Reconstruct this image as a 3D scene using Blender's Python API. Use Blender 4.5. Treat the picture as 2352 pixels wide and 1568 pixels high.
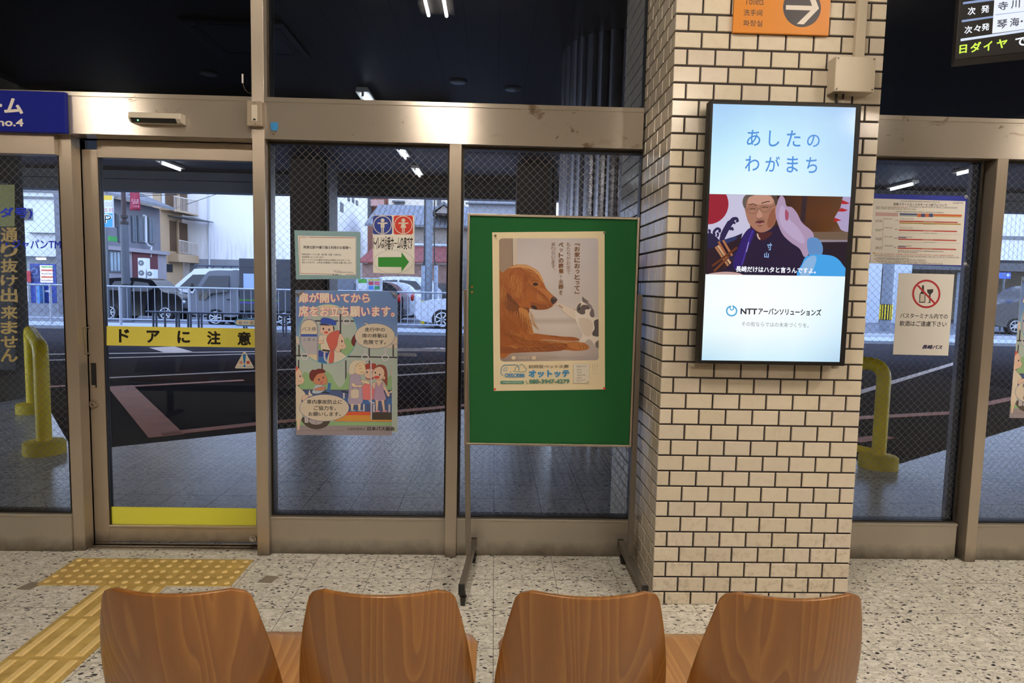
import bpy, bmesh, math, random
from mathutils import Vector, Matrix
random.seed(7)
for _o in list(bpy.data.objects): bpy.data.objects.remove(_o)
SC = bpy.context.scene
COL = SC.collection
# ------------------------------------------------------------------ camera
FPX, PITCH, YAW, ROLL, EYE = 1496.48, .0857, .0287, .021, 1.4402
FWD = Vector((math.sin(YAW)*math.cos(PITCH), math.cos(YAW)*math.cos(PITCH), -math.sin(PITCH)))
_r = Vector((math.cos(YAW), -math.sin(YAW), 0)); _u = _r.cross(FWD)
RGT = _r*math.cos(ROLL)+_u*math.sin(ROLL); UPV = -_r*math.sin(ROLL)+_u*math.cos(ROLL)
CAM = Vector((0, 0, EYE))
cd = bpy.data.cameras.new('camera'); cd.sensor_fit = 'HORIZONTAL'; cd.sensor_width = 36; cd.lens = FPX/2352*36
cd.clip_start = .05; cd.clip_end = 300
co = bpy.data.objects.new('camera', cd); COL.objects.link(co)
m = Matrix((RGT, UPV, -FWD)).transposed().to_4x4(); m.translation = CAM
co.matrix_world = m
SC.camera = co
# ------------------------------------------------------------------ exposure, world, path settings
SC.view_settings.view_transform = 'Standard'; SC.view_settings.look = 'None'
SC.view_settings.gamma = 1.0; SC.view_settings.use_curve_mapping = False
SC.view_settings.exposure = 0.0
SC.cycles.max_bounces = 6; SC.cycles.diffuse_bounces = 3; SC.cycles.glossy_bounces = 4
SC.cycles.transmission_bounces = 4; SC.cycles.transparent_max_bounces = 24
SC.cycles.caustics_reflective = False; SC.cycles.caustics_refractive = False
SC.cycles.sample_clamp_indirect = 4.0
SC.cycles.use_denoising = True; SC.cycles.adaptive_threshold = .015
LAMP_IN = 282.0      # indoor tubes (warm)
LAMP_OUT = 20.0     # canopy tubes (cool)
SKY = 4.4
w = bpy.data.worlds.new('sky'); SC.world = w; w.use_nodes = True
nt = w.node_tree; bg = nt.nodes['Background']
tc = nt.nodes.new('ShaderNodeTexCoord'); sp = nt.nodes.new('ShaderNodeSeparateXYZ'); rp = nt.nodes.new('ShaderNodeValToRGB')
nt.links.new(tc.outputs['Generated'], sp.inputs[0]); nt.links.new(sp.outputs['Z'], rp.inputs[0])
rp.color_ramp.elements[0].position = 0; rp.color_ramp.elements[0].color = (.76, .85, 1.0, 1)
rp.color_ramp.elements[1].position = .8; rp.color_ramp.elements[1].color = (.42, .58, 1.0, 1)
nt.links.new(rp.outputs[0], bg.inputs['Color']); bg.inputs['Strength'].default_value = SKY

# ------------------------------------------------------------------ where a pixel's ray meets a plane
def ray(px, py): return FWD+RGT*((px-1176)/FPX)-UPV*((py-784)/FPX)
def A(px, py, Y):
    d = ray(px, py); return CAM+d*(Y/d.y)
def AX(px, py, X):
    d = ray(px, py); return CAM+d*(X/d.x)
def G(px, py, Z=0.0):
    d = ray(px, py); return CAM+d*((Z-EYE)/d.z)
class Pl:
    """vertical plane through p0 along the horizontal direction u; n points to the viewer"""
    def __init__(s, p0, u, n=None, v=None):
        s.p = Vector(p0); s.u = Vector(u).normalized(); s.v = Vector(v or (0, 0, 1)).normalized()
        s.n = s.u.cross(s.v).normalized()
        if s.n.dot(CAM-s.p) < 0: s.n = -s.n
    def uv(s, px, py):
        d = ray(px, py); t = (s.p-CAM).dot(s.n)/d.dot(s.n); q = CAM+d*t-s.p
        return q.dot(s.u), q.dot(s.v)
    def pt(s, u, v, d=0): return s.p+s.u*u+s.v*v+s.n*d
    def P(s, px, py, d=0): return s.pt(*s.uv(px, py), d)
def YP(Y): return Pl((0, Y, 0), (1, 0, 0))

# ------------------------------------------------------------------ colours
def lin(c):
    c = c/255; return c/12.92 if c <= .04045 else ((c+.055)/1.055)**2.4
def hx(h):
    h = h.lstrip('#'); return tuple(lin(int(h[i:i+2], 16)) for i in (0, 2, 4))+(1.0,)

# ------------------------------------------------------------------ mesh builder
class MB:
    def __init__(s): s.v = []; s.f = []; s.mi = []; s.c = []; s.col = (1, 1, 1, 1)
    def face(s, pts, mi=0, cols=None):
        b = len(s.v); s.v += [tuple(p) for p in pts]; s.f.append(tuple(range(b, b+len(pts)))); s.mi.append(mi)
        s.c.append(cols if cols else [s.col]*len(pts))
    def raw(s, vs, fs, mi=0):
        b = len(s.v); s.v += [tuple(p) for p in vs]
        for f in fs: s.f.append(tuple(i+b for i in f)); s.mi.append(mi); s.c.append([s.col]*len(f))
    def box(s, x0, x1, y0, y1, z0, z1, mi=0):
        if x0 > x1: x0, x1 = x1, x0
        if y0 > y1: y0, y1 = y1, y0
        if z0 > z1: z0, z1 = z1, z0
        s.hexa([Vector(p) for p in ((x0,y0,z0),(x1,y0,z0),(x1,y1,z0),(x0,y1,z0),(x0,y0,z1),(x1,y0,z1),(x1,y1,z1),(x0,y1,z1))], mi)
    def hexa(s, q, mi=0):
        s.raw(q, [(0,3,2,1),(4,5,6,7),(0,1,5,4),(1,2,6,5),(2,3,7,6),(3,0,4,7)], mi)
    def pbox(s, pl, px0, py0, px1, py1, d0, d1, mi=0):
        u0, v1 = pl.uv(px0, py0); u1, v0 = pl.uv(px1, py1); s.ubox(pl, u0, v0, u1, v1, d0, d1, mi)
    def ubox(s, pl, u0, v0, u1, v1, d0, d1, mi=0):
        if u0 > u1: u0, u1 = u1, u0
        if v0 > v1: v0, v1 = v1, v0
        if d0 > d1: d0, d1 = d1, d0
        q = [pl.pt(u, v, d) for (u, v, d) in ((u0,v0,d1),(u1,v0,d1),(u1,v0,d0),(u0,v0,d0),(u0,v1,d1),(u1,v1,d1),(u1,v1,d0),(u0,v1,d0))]
        if pl.u.cross(-pl.n).dot(pl.v) < 0: q = [q[i] for i in (1,0,3,2,5,4,7,6)]
        s.hexa(q, mi)
    def prism(s, pts, vec, mi=0):
        pts = [Vector(p) for p in pts]; vec = Vector(vec); n = len(pts)
        nn = Vector((0,0,0))
        for i in range(n):
            a, b = pts[i], pts[(i+1) % n]; nn += (a-pts[0]).cross(b-pts[0])
        if nn.dot(vec) > 0: pts.reverse()
        s.raw(pts+[p+vec for p in pts], [tuple(range(n)), tuple(range(2*n-1, n-1, -1))]+[(i, i+n, (i+1) % n+n, (i+1) % n) for i in range(n)], mi)
    def tube(s, path, r, seg=10, mi=0, closed=False, caps=True):
        path = [Vector(p) for p in path]; n = len(path); rs = r if isinstance(r, (list, tuple)) else [r]*n
        vs = []; up = None
        for i, p in enumerate(path):
            if closed: t = path[(i+1) % n]-path[i-1]
            else: t = path[min(i+1, n-1)]-path[max(i-1, 0)]
            t.normalize()
            if up is None: up = Vector((0, 0, 1)) if abs(t.z) < .9 else Vector((1, 0, 0))
            x = t.cross(up).normalized(); y = x.cross(t).normalized(); up = y
            vs += [p+(x*math.cos(a)+y*math.sin(a))*rs[i] for a in [2*math.pi*k/seg for k in range(seg)]]
        fs = []
        for i in range(n if closed else n-1):
            j = (i+1) % n
            for k in range(seg):
                l = (k+1) % seg; fs.append((i*seg+k, i*seg+l, j*seg+l, j*seg+k))
        if caps and not closed: fs += [tuple(range(seg-1, -1, -1)), tuple(range((n-1)*seg, n*seg))]
        s.raw(vs, fs, mi)
    def cyl(s, p0, p1, r0, r1=None, seg=20, mi=0): s.tube([p0, p1], [r0, r0 if r1 is None else r1], seg, mi)
    def lathe(s, c, prof, seg=28, mi=0):
        c = Vector(c); vs = []; n = len(prof)
        for (r, z) in prof: vs += [c+Vector((r*math.cos(2*math.pi*k/seg), r*math.sin(2*math.pi*k/seg), z)) for k in range(seg)]
        fs = [(i*seg+k, i*seg+(k+1) % seg, (i+1)*seg+(k+1) % seg, (i+1)*seg+k) for i in range(n-1) for k in range(seg)]
        fs += [tuple(range(seg-1, -1, -1)), tuple(range((n-1)*seg, n*seg))]
        s.raw(vs, fs, mi)
    def ball(s, c, r, seg=12, rings=8, mi=0, sc=(1, 1, 1)):
        c = Vector(c); vs = []; fs = []
        for i in range(rings+1):
            th = math.pi*i/rings
            for k in range(seg):
                ph = 2*math.pi*k/seg
                vs.append(c+Vector((r*sc[0]*math.sin(th)*math.cos(ph), r*sc[1]*math.sin(th)*math.sin(ph), -r*sc[2]*math.cos(th))))
        for i in range(rings):
            for k in range(seg): fs.append((i*seg+k, i*seg+(k+1) % seg, (i+1)*seg+(k+1) % seg, (i+1)*seg+k))
        s.raw(vs, fs, mi)
    def grid(s, fn, nu, nv, mi=0):
        vs = [fn(i/nu, j/nv) for j in range(nv+1) for i in range(nu+1)]
        s.raw(vs, [(j*(nu+1)+i, j*(nu+1)+i+1, (j+1)*(nu+1)+i+1, (j+1)*(nu+1)+i) for j in range(nv) for i in range(nu)], mi)

def obj(name, mb, mats, parent=None, smooth=None, bevel=0, kind=None, weld=False, solid=0, color=False):
    me = bpy.data.meshes.new(name); me.from_pydata([tuple(v) for v in mb.v], [], mb.f)
    for mt in (mats if isinstance(mats, (list, tuple)) else [mats]): me.materials.append(mt)
    me.polygons.foreach_set('material_index', mb.mi)
    if color:
        at = me.color_attributes.new('Col', 'FLOAT_COLOR', 'CORNER')
        at.data.foreach_set('color', [x for f in mb.c for c in f for x in c])
    if weld:
        bm = bmesh.new(); bm.from_mesh(me); bmesh.ops.remove_doubles(bm, verts=bm.verts, dist=1e-5)
        bmesh.ops.recalc_face_normals(bm, faces=bm.faces); bm.to_mesh(me); bm.free()
    if smooth is not None:
        me.polygons.foreach_set('use_smooth', [True]*len(me.polygons)); me.set_sharp_from_angle(angle=math.radians(smooth))
    me.update()
    o = bpy.data.objects.new(name, me); COL.objects.link(o)
    if parent is not None:
        o.parent = parent
        if parent.type == 'EMPTY': o.matrix_parent_inverse = Matrix.Translation(-parent.location)
    if solid:
        md = o.modifiers.new('s', 'SOLIDIFY'); md.thickness = solid; md.offset = 0
    if bevel:
        md = o.modifiers.new('b', 'BEVEL'); md.width = bevel; md.segments = 2; md.limit_method = 'ANGLE'; md.angle_limit = math.radians(40)
    if kind: o['kind'] = kind
    return o
def tag(o, label, cat, group=None, kind=None):
    o['label'] = label; o['category'] = cat
    if group: o['group'] = group
    if kind: o['kind'] = kind
    return o
def thing(name, label, cat, loc=(0, 0, 0), group=None):
    o = bpy.data.objects.new(name, None); COL.objects.link(o); o.location = loc; o.empty_display_size = .1
    return tag(o, label, cat, group)
def struct(name, mb=None, mats=None, **k):
    o = obj(name, mb, mats, **k); o['kind'] = 'structure'; return o
def frame_empty(name, loc=(0, 0, 0)):
    o = bpy.data.objects.new(name, None); COL.objects.link(o); o.location = loc; o['kind'] = 'structure'; return o
def dup(root, off):
    r = root.copy(); COL.objects.link(r); r.location = root.location+Vector(off)
    for ch in list(root.children):
        c = ch.copy(); COL.objects.link(c); c.parent = r; c.matrix_parent_inverse = ch.matrix_parent_inverse.copy()
        for g in ch.children:
            d = g.copy(); COL.objects.link(d); d.parent = c; d.matrix_parent_inverse = g.matrix_parent_inverse.copy()
    return r

# ------------------------------------------------------------------ materials
class N:
    def __init__(s, name):
        s.m = bpy.data.materials.new(name); s.m.use_nodes = True; s.t = s.m.node_tree; s.b = s.t.nodes['Principled BSDF']; s.out = s.t.nodes['Material Output']
    def n(s, ty, **k):
        q = s.t.nodes.new('ShaderNode'+ty)
        for a, b in k.items():
            if a.startswith('_'): q.inputs[a[1:].replace('_', ' ')].default_value = b
            else: setattr(q, a, b)
        return q
    def l(s, a, b): s.t.links.new(a, b)
    def coords(s, scale=(1, 1, 1), rot=(0, 0, 0), loc=(0, 0, 0)):
        t = s.n('TexCoord'); mp = s.n('Mapping'); s.l(t.outputs['Object'], mp.inputs[0])
        mp.inputs['Scale'].default_value = scale; mp.inputs['Rotation'].default_value = rot; mp.inputs['Location'].default_value = loc
        return mp.outputs[0]
    def math(s, op, a, b=None, c=None):
        q = s.n('Math', operation=op)
        for i, x in enumerate((a, b, c)):
            if x is None: continue
            if isinstance(x, (int, float)): q.inputs[i].default_value = x
            else: s.l(x, q.inputs[i])
        return q.outputs[0]
    def mix(s, f, a, b, blend='MIX'):
        q = s.n('Mix', data_type='RGBA', blend_type=blend)
        for i, x in ((0, f), (6, a), (7, b)):
            if isinstance(x, (int, float)): q.inputs[i].default_value = x
            elif isinstance(x, tuple): q.inputs[i].default_value = x if len(x) == 4 else x+(1,)
            else: s.l(x, q.inputs[i])
        return q.outputs[2]
    def ramp(s, f, st):
        q = s.n('ValToRGB'); e = q.color_ramp.elements
        while len(e) < len(st): e.new(.5)
        for k, (p, c) in enumerate(st): e[k].position = p; e[k].color = c if len(c) == 4 else c+(1,)
        s.l(f, q.inputs[0]); return q.outputs[0]
    def noise(s, vec, scale, detail=3, rough=.5, dist=0):
        q = s.n('TexNoise', _Scale=scale, _Detail=detail, _Roughness=rough, _Distortion=dist); s.l(vec, q.inputs['Vector']); return q.outputs[0]
    def bump(s, h, st=.2, d=.01):
        q = s.n('Bump', _Strength=st, _Distance=d); s.l(h, q.inputs['Height']); s.l(q.outputs[0], s.b.inputs['Normal'])
    def base(s, c):
        if isinstance(c, tuple): s.b.inputs['Base Color'].default_value = c if len(c) == 4 else c+(1,)
        else: s.l(c, s.b.inputs['Base Color'])
    def set(s, **k):
        for a, b in k.items(): s.b.inputs[a.replace('_', ' ')].default_value = b
        return s
def plain(name, h, rough=.5, metal=0, var=.12, scale=6, spec=.5):
    """painted / moulded surface with a little procedural mottling"""
    q = N(name); q.set(Roughness=rough, Metallic=metal); q.b.inputs['Specular IOR Level'].default_value = spec
    c = hx(h) if isinstance(h, str) else h+(1,)
    nz = q.noise(q.coords(), scale, 4)
    q.base(q.mix(nz, tuple(x*(1-var) for x in c[:3])+(1,), tuple(min(1, x*(1+var)) for x in c[:3])+(1,)))
    return q.m
def glow(name, c, st):
    q = N(name); q.base((.8, .8, .8)); q.set(Roughness=.4)
    q.b.inputs['Emission Color'].default_value = c+(1,); q.b.inputs['Emission Strength'].default_value = st
    return q.m
def steel(name, tangent, c=(.74, .665, .57), rough=.30, stain=False, aniso=.75, streak=0):
    q = N(name); q.set(Metallic=.72, Roughness=rough, Anisotropic=aniso)
    cx = q.n('CombineXYZ'); cx.inputs[0].default_value, cx.inputs[1].default_value, cx.inputs[2].default_value = tangent
    q.l(cx.outputs[0], q.b.inputs['Tangent'])
    sc = (2, 60, 300) if tangent[2] else (300, 60, 2)
    st = q.noise(q.coords(sc), 1.0, 3)
    q.l(q.math('MULTIPLY_ADD', st, .16, rough-.08), q.b.inputs['Roughness'])
    big = q.noise(q.coords((1.4, 1.4, 1.4)), 2.0, 4)
    col = q.mix(big, tuple(x*.86 for x in c), tuple(x*1.08 for x in c))
    col = q.mix(q.math('MULTIPLY', st, .18), col, tuple(x*.72 for x in c))
    # grime that has gathered along the floor
    gz = q.n('SeparateXYZ'); t = q.n('TexCoord'); q.l(t.outputs['Object'], gz.inputs[0])
    dz = q.math('MULTIPLY_ADD', q.noise(q.coords((5, 5, 5)), 3, 5), .07, .0)
    dm = q.math('LESS_THAN', gz.outputs[2], dz)
    f = q.n('MapRange'); q.l(q.math('SUBTRACT', gz.outputs[2], dz), f.inputs[0]); f.inputs[1].default_value = .05; f.inputs[2].default_value = -.03
    f.inputs[3].default_value = 0; f.inputs[4].default_value = .75
    col = q.mix(f.outputs[0], col, (.06, .045, .03))
    if stain:
        sp_ = q.noise(q.coords((9, 9, 14)), 1.0, 5, .65, .6)
        zone = q.noise(q.coords((1.6, 1.6, 1.6), loc=(.3, 0, .2)), 1.4, 2)
        mk = q.math('MULTIPLY', q.ramp(sp_, [(.60, (0, 0, 0)), (.66, (1, 1, 1))]), q.ramp(zone, [(.45, (0, 0, 0)), (.58, (1, 1, 1))]))
        col = q.mix(q.math('MULTIPLY', mk, .8), col, (.20, .12, .05))
    q.base(col)
    return q.m

ST_H = steel('steel_brushed_header', (0, .25, 1), rough=.21, stain=True, aniso=.95)
ST_V = steel('steel_brushed_post', (.7071, .7071, 0), c=(.58, .50, .405), rough=.32)
ST_K = steel('steel_brushed_kick_plate', (.8, .6, 0), c=(.53, .48, .41), rough=.36)
ST_P = plain('steel_polished', (.62, .58, .52), .16, 1.0, .05)
ST_D = plain('steel_dark_channel', '#3a3632', .35, .9, .1)  # dark steel for frames, beads, bench beam and legs
BLK = plain('black_rubber', '#151414', .5, 0, .2)
DARKGAP = plain('black_seal', '#0c0b0b', .7, 0, .2)

def glass(name, tint=(.92, .935, .96), ior=1.5):
    q = N(name); t = q.t; t.nodes.remove(q.b)
    fr = q.n('Fresnel', _IOR=ior); tr = q.n('BsdfTransparent'); gl = q.n('BsdfGlossy', _Roughness=.004)
    tr.inputs[0].default_value = tint+(1,); gl.inputs[0].default_value = (.82, .88, 1.0, 1)
    mx = q.n('MixShader'); q.l(fr.outputs[0], mx.inputs[0]); q.l(tr.outputs[0], mx.inputs[1]); q.l(gl.outputs[0], mx.inputs[2])
    q.l(mx.outputs[0], q.out.inputs[0]); return q.m
GLASS = glass('window_glass', ior=1.36)
GLASS_UP = glass('dark_film_glass', (.42, .44, .46)); GLASS_MID = glass('upper_clear_glass', (.80, .82, .85))
CLEAR = glass('clear_acrylic', (.96, .97, .97), 1.3)

def terrazzo(name, base, light, dark, grid=.305, gx=.0222, gy=3.09, joint=.0035, jc=(.16, .14, .12), dots=None):
    q = N(name); q.set(Roughness=.34)
    t = q.n('TexCoord'); v = t.outputs['Object']
    nd = q.n('TexNoise', _Scale=26, _Detail=2); q.l(v, nd.inputs['Vector'])
    off = q.n('VectorMath', operation='MULTIPLY_ADD'); q.l(nd.outputs['Color'], off.inputs[0]); off.inputs[1].default_value = (.035, .035, 0); q.l(v, off.inputs[2])
    mp = q.n('Mapping'); q.l(off.outputs[0], mp.inputs[0]); mp.inputs['Rotation'].default_value = (0, 0, .5); mp.inputs['Scale'].default_value = (1, 1.9, 1)
    v1 = q.n('TexVoronoi', _Scale=46); q.l(mp.outputs[0], v1.inputs['Vector'])
    s1 = q.n('SeparateColor'); q.l(v1.outputs['Color'], s1.inputs[0])
    col = q.mix(s1.outputs[1], base, light)
    big = q.noise(v, 3.0, 4); col = q.mix(q.math('MULTIPLY', big, .24), col, tuple(x*.72 for x in base))
    dk = q.math('MULTIPLY', q.math('LESS_THAN', s1.outputs[0], .21), q.math('LESS_THAN', v1.outputs['Distance'], .42))
    col = q.mix(dk, col, dark)
    mp2 = q.n('Mapping'); q.l(off.outputs[0], mp2.inputs[0]); mp2.inputs['Rotation'].default_value = (0, 0, -.7); mp2.inputs['Scale'].default_value = (1, 2.1, 1)
    v2 = q.n('TexVoronoi', _Scale=92); q.l(mp2.outputs[0], v2.inputs['Vector']); s2 = q.n('SeparateColor'); q.l(v2.outputs['Color'], s2.inputs[0])
    dk2 = q.math('MULTIPLY', q.math('LESS_THAN', s2.outputs[0], .24), q.math('LESS_THAN', v2.outputs['Distance'], .4))
    col = q.mix(q.math('MULTIPLY', dk2, .75), col, tuple(x*2.2 for x in dark))
    if grid:
        sx = q.n('SeparateXYZ'); q.l(v, sx.inputs[0])
        def jl(o, g0):
            a = q.math('DIVIDE', q.math('SUBTRACT', o, g0-grid/2), grid); fr = q.math('ABSOLUTE', q.math('SUBTRACT', q.math('FRACT', a), .5))
            return q.math('LESS_THAN', fr, joint/grid/2)
        if dots:
            fx_, fy_ = [q.math('SUBTRACT', q.math('FRACT', q.math('DIVIDE', q.math('SUBTRACT', sx.outputs[i], g_), .061)), .5) for i, g_ in ((0, gx), (1, gy))]
            dd = q.math('LESS_THAN', q.math('ADD', q.math('MULTIPLY', fx_, fx_), q.math('MULTIPLY', fy_, fy_)), .055)
            col = q.mix(q.math('MULTIPLY', q.math('MULTIPLY', dd, q.math('GREATER_THAN', sx.outputs[1], dots)), .5), col, (.07, .075, .09))
        jt = q.math('MAXIMUM', jl(sx.outputs[0], gx), jl(sx.outputs[1], gy)); col = q.mix(q.math('MULTIPLY', jt, .8), col, jc)
    q.base(col); q.bump(q.noise(v, 40, 2), .08, .004)
    return q.m
FLOOR = terrazzo('terrazzo_floor', (.64, .60, .51), (.95, .91, .82), (.022, .02, .02))
PAVE = terrazzo('terrazzo_pavement', (.46, .47, .49), (.72, .73, .75), (.04, .04, .045), joint=.007, jc=(.04, .04, .05), dots=4.615)

def wood(name, a, b, rough=.32, ax=2):
    q = N(name); q.set(Roughness=rough); q.b.inputs['Coat Weight'].default_value = .35; q.b.inputs['Coat Roughness'].default_value = .25
    oi = q.n('ObjectInfo')
    sc = [1, 1, 1]; sc[ax] = .04
    t = q.n('TexCoord'); ad = q.n('VectorMath', operation='MULTIPLY_ADD'); cv = q.n('CombineXYZ')
    q.l(oi.outputs['Random'], cv.inputs[0]); q.l(oi.outputs['Random'], cv.inputs[1]); q.l(oi.outputs['Random'], cv.inputs[2])
    q.l(cv.outputs[0], ad.inputs[0]); ad.inputs[1].default_value = (3, 5, 7); q.l(t.outputs['Object'], ad.inputs[2])
    mp = q.n('Mapping'); q.l(ad.outputs[0], mp.inputs[0]); mp.inputs['Scale'].default_value = tuple(sc)
    n1 = q.noise(mp.outputs[0], 4.4, 2, .5, .25)
    rg = q.math('FRACT', q.math('MULTIPLY', n1, 24))
    col = q.mix(q.ramp(rg, [(0, (0, 0, 0)), (.55, (.35, .35, .35)), (.9, (1, 1, 1)), (1, (.1, .1, .1))]), a, b)
    sf = [160, 160, 160]; sf[ax] = 5
    mp3 = q.n('Mapping'); q.l(ad.outputs[0], mp3.inputs[0]); mp3.inputs['Scale'].default_value = tuple(sf)
    col = q.mix(q.math('MULTIPLY', q.noise(mp3.outputs[0], 1, 3), .45), col, tuple(x*.6 for x in a))
    q.base(col); return q.m
WOOD_B = wood('beech_back_shaded', (.235, .086, .013), (.375, .160, .032))  # same wood as the seats, shade on the backs painted in as a darker tone
WOOD_S = wood('beech_seat_lit', (.42, .19, .058), (.60, .31, .11), ax=1)  # same wood as the backs, light from above painted in as a paler tone

def printed(name, rough=.45, emit=0):
    q = N(name); at = q.n('Attribute', attribute_name='Col'); q.set(Roughness=rough)
    if emit:
        q.base((.01, .01, .01)); q.l(at.outputs['Color'], q.b.inputs['Emission Color']); q.b.inputs['Emission Strength'].default_value = emit
    else:
        nz = q.noise(q.coords((300, 300, 300)), 1, 2); q.base(q.mix(q.math('MULTIPLY', nz, .06), at.outputs['Color'], (.3, .3, .3)))
    return q.m
INK = printed('printed_ink'); INK_G = printed('printed_vinyl_gloss', .25); SCREEN = printed('lit_screen', .12, 1.0); LEDTXT = printed('led_display_face', .3, 1.1)
PAPER = plain('paper_white', '#f6f2ea', .55, 0, .03)
PAPER_C = plain('paper_cream', '#ead9b4', .5, 0, .03)

# ------------------------------------------------------------------ flat prints: polygons, strokes and lettering on a plane
_tc = {}
def glyphs(s, shear=0.0):
    k = (s, shear)
    if k not in _tc:
        cu = bpy.data.curves.new('t', 'FONT'); cu.body = s; cu.resolution_u = 3; cu.shear = shear
        o = bpy.data.objects.new('t', cu); COL.objects.link(o)
        me = bpy.data.meshes.new_from_object(o.evaluated_get(bpy.context.evaluated_depsgraph_get()))
        vs = [(v.co.x, v.co.y) for v in me.vertices]; fs = [tuple(p.vertices) for p in me.polygons]
        bpy.data.objects.remove(o); bpy.data.curves.remove(cu); bpy.data.meshes.remove(me); _tc[k] = (vs, fs)
    return _tc[k]
def crom(pts, n=5, closed=True):
    r = []; L = len(pts)
    for i in range(L if closed else L-1):
        g = (lambda j: pts[j % L]) if closed else (lambda j: pts[max(0, min(L-1, j))])
        p0, p1, p2, p3 = g(i-1), g(i), g(i+1), g(i+2)
        for k in range(n):
            t = k/n
            r.append(tuple(.5*(2*p1[a]+(p2[a]-p0[a])*t+(2*p0[a]-5*p1[a]+4*p2[a]-p3[a])*t*t+(3*p1[a]-p0[a]-3*p2[a]+p3[a])*t**3) for a in (0, 1)))
    if not closed: r.append(pts[-1])
    return r
def clip(poly, conv):
    """convex clip of a polygon (both in print coordinates)"""
    ar = sum(conv[i][0]*conv[(i+1) % len(conv)][1]-conv[(i+1) % len(conv)][0]*conv[i][1] for i in range(len(conv)))
    if ar < 0: conv = conv[::-1]
    out = poly
    for i in range(len(conv)):
        (ax, ay), (bx, by) = conv[i], conv[(i+1) % len(conv)]
        ins = lambda p: (bx-ax)*(p[1]-ay)-(by-ay)*(p[0]-ax) >= 0
        src, out = out, []
        for j in range(len(src)):
            p, q = src[j], src[(j+1) % len(src)]
            if ins(p): out.append(p)
            if ins(p) != ins(q):
                d1 = (bx-ax)*(p[1]-ay)-(by-ay)*(p[0]-ax); d2 = (bx-ax)*(q[1]-ay)-(by-ay)*(q[0]-ax); t = d1/(d1-d2)
                out.append((p[0]+(q[0]-p[0])*t, p[1]+(q[1]-p[1])*t))
        if not out: break
    return out
class Print(MB):
    def __init__(s, pl, ox=0, oy=0, sc=1, d=.0006, slope=0, lean=0, step=8e-6):
        super().__init__(); s.pl = pl; s.d = d; s.step = step; s.slope = slope; s.lean = lean; s.conv = None; s.fr(ox, oy, sc)
    def fr(s, ox, oy, sc): s.ox, s.oy, s.sc = ox, oy, sc; return s
    def w(s, p): return s.pl.P(s.ox+p[0]/s.sc, s.oy+p[1]/s.sc, s.d)
    def poly(s, pts, c, cols=None):
        p0, lc = pts, [hx(x) for x in cols] if cols else None
        if s.conv: pts = clip(pts, s.conv)
        if len(pts) < 3: return
        if lc and len(pts) != len(p0) or lc and pts != p0:
            ws = [[1/((a-x)**2+(b-y)**2+1e-3) for x, y in p0] for a, b in pts]
            lc = [tuple(sum(k*c[j] for k, c in zip(w_, lc))/sum(w_) for j in range(4)) for w_ in ws]
        s.d += s.step; s.col = hx(c) if c else (1, 1, 1, 1)
        q = [s.w(p) for p in pts]
        nn = Vector((0, 0, 0))
        for i in range(1, len(q)-1): nn += (q[i]-q[0]).cross(q[i+1]-q[0])
        cc = lc
        if nn.dot(s.pl.n) < 0: q.reverse(); cc = cc[::-1] if cc else None
        s.face(q, 0, cc)
    def blob(s, pts, c, n=5): s.poly(crom(pts, n), c)
    def bob(s, pts, c, o='#3b3152', wd=3.5, n=5):
        s.blob(pts, c, n); s.line(crom(pts, n), wd, o, closed=True)
    def sk(s, x, y, xc, yc): return (x+s.lean*(y-yc), y+s.slope*(x-xc))
    def rect(s, x0, y0, x1, y1, c, cols=None):
        xc, yc = (x0+x1)/2, (y0+y1)/2
        s.poly([s.sk(x, y, xc, yc) for (x, y) in ((x0, y0), (x1, y0), (x1, y1), (x0, y1))], c, cols)
    def vgrad(s, x0, x1, st):
        """printed gradient: st = [(y, colour) ...]"""
        for (ya, ca), (yb, cb) in zip(st, st[1:]): s.rect(x0, ya, x1, yb, None, [ca, ca, cb, cb])
    def rrect(s, x0, y0, x1, y1, r, c):
        pts = []
        for (cx, cy, a0) in ((x1-r, y0+r, -90), (x1-r, y1-r, 0), (x0+r, y1-r, 90), (x0+r, y0+r, 180)):
            pts += [(cx+r*math.cos(math.radians(a0+k*15)), cy+r*math.sin(math.radians(a0+k*15))) for k in range(7)]
        xc, yc = (x0+x1)/2, (y0+y1)/2
        s.poly([s.sk(x, y, xc, yc) for (x, y) in pts], c)
    def el(s, cx, cy, rx, ry=None, n=32): ry = ry or rx; return [(cx+rx*math.cos(2*math.pi*k/n), cy+ry*math.sin(2*math.pi*k/n)) for k in range(n)]
    def ell(s, cx, cy, rx, ry, c): s.poly(s.el(cx, cy, rx, ry), c)
    def ring(s, cx, cy, rx, ry, wd, c, n=40): s.line(s.el(cx, cy, rx, ry, n), wd, c, closed=True)
    def line(s, pts, wd, c, closed=False, sm=False):
        if sm: pts = crom(pts, 5, closed)
        s.d += s.step; s.col = hx(c); n = len(pts); L = []
        for i in range(n):
            a = pts[i-1] if (closed or i) else pts[i]; b = pts[(i+1) % n] if (closed or i < n-1) else pts[i]; wl = wd if not isinstance(wd, list) else wd[min(len(wd)-1, int(i*len(wd)/n))]
            dx, dy = b[0]-a[0], b[1]-a[1]; k = math.hypot(dx, dy) or 1; h = wl/2
            L.append(((pts[i][0]-dy/k*h, pts[i][1]+dx/k*h), (pts[i][0]+dy/k*h, pts[i][1]-dx/k*h)))
        for i in range(n if closed else n-1):
            (a, b), (e, f) = L[i], L[(i+1) % n]; qd = [a, b, f, e]
            if s.conv: qd = clip(qd, s.conv)
            if len(qd) < 3: continue
            q = [s.w(p) for p in qd]
            if (q[1]-q[0]).cross(q[2]-q[0]).dot(s.pl.n) < 0: q.reverse()
            s.face(q, 0)
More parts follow.
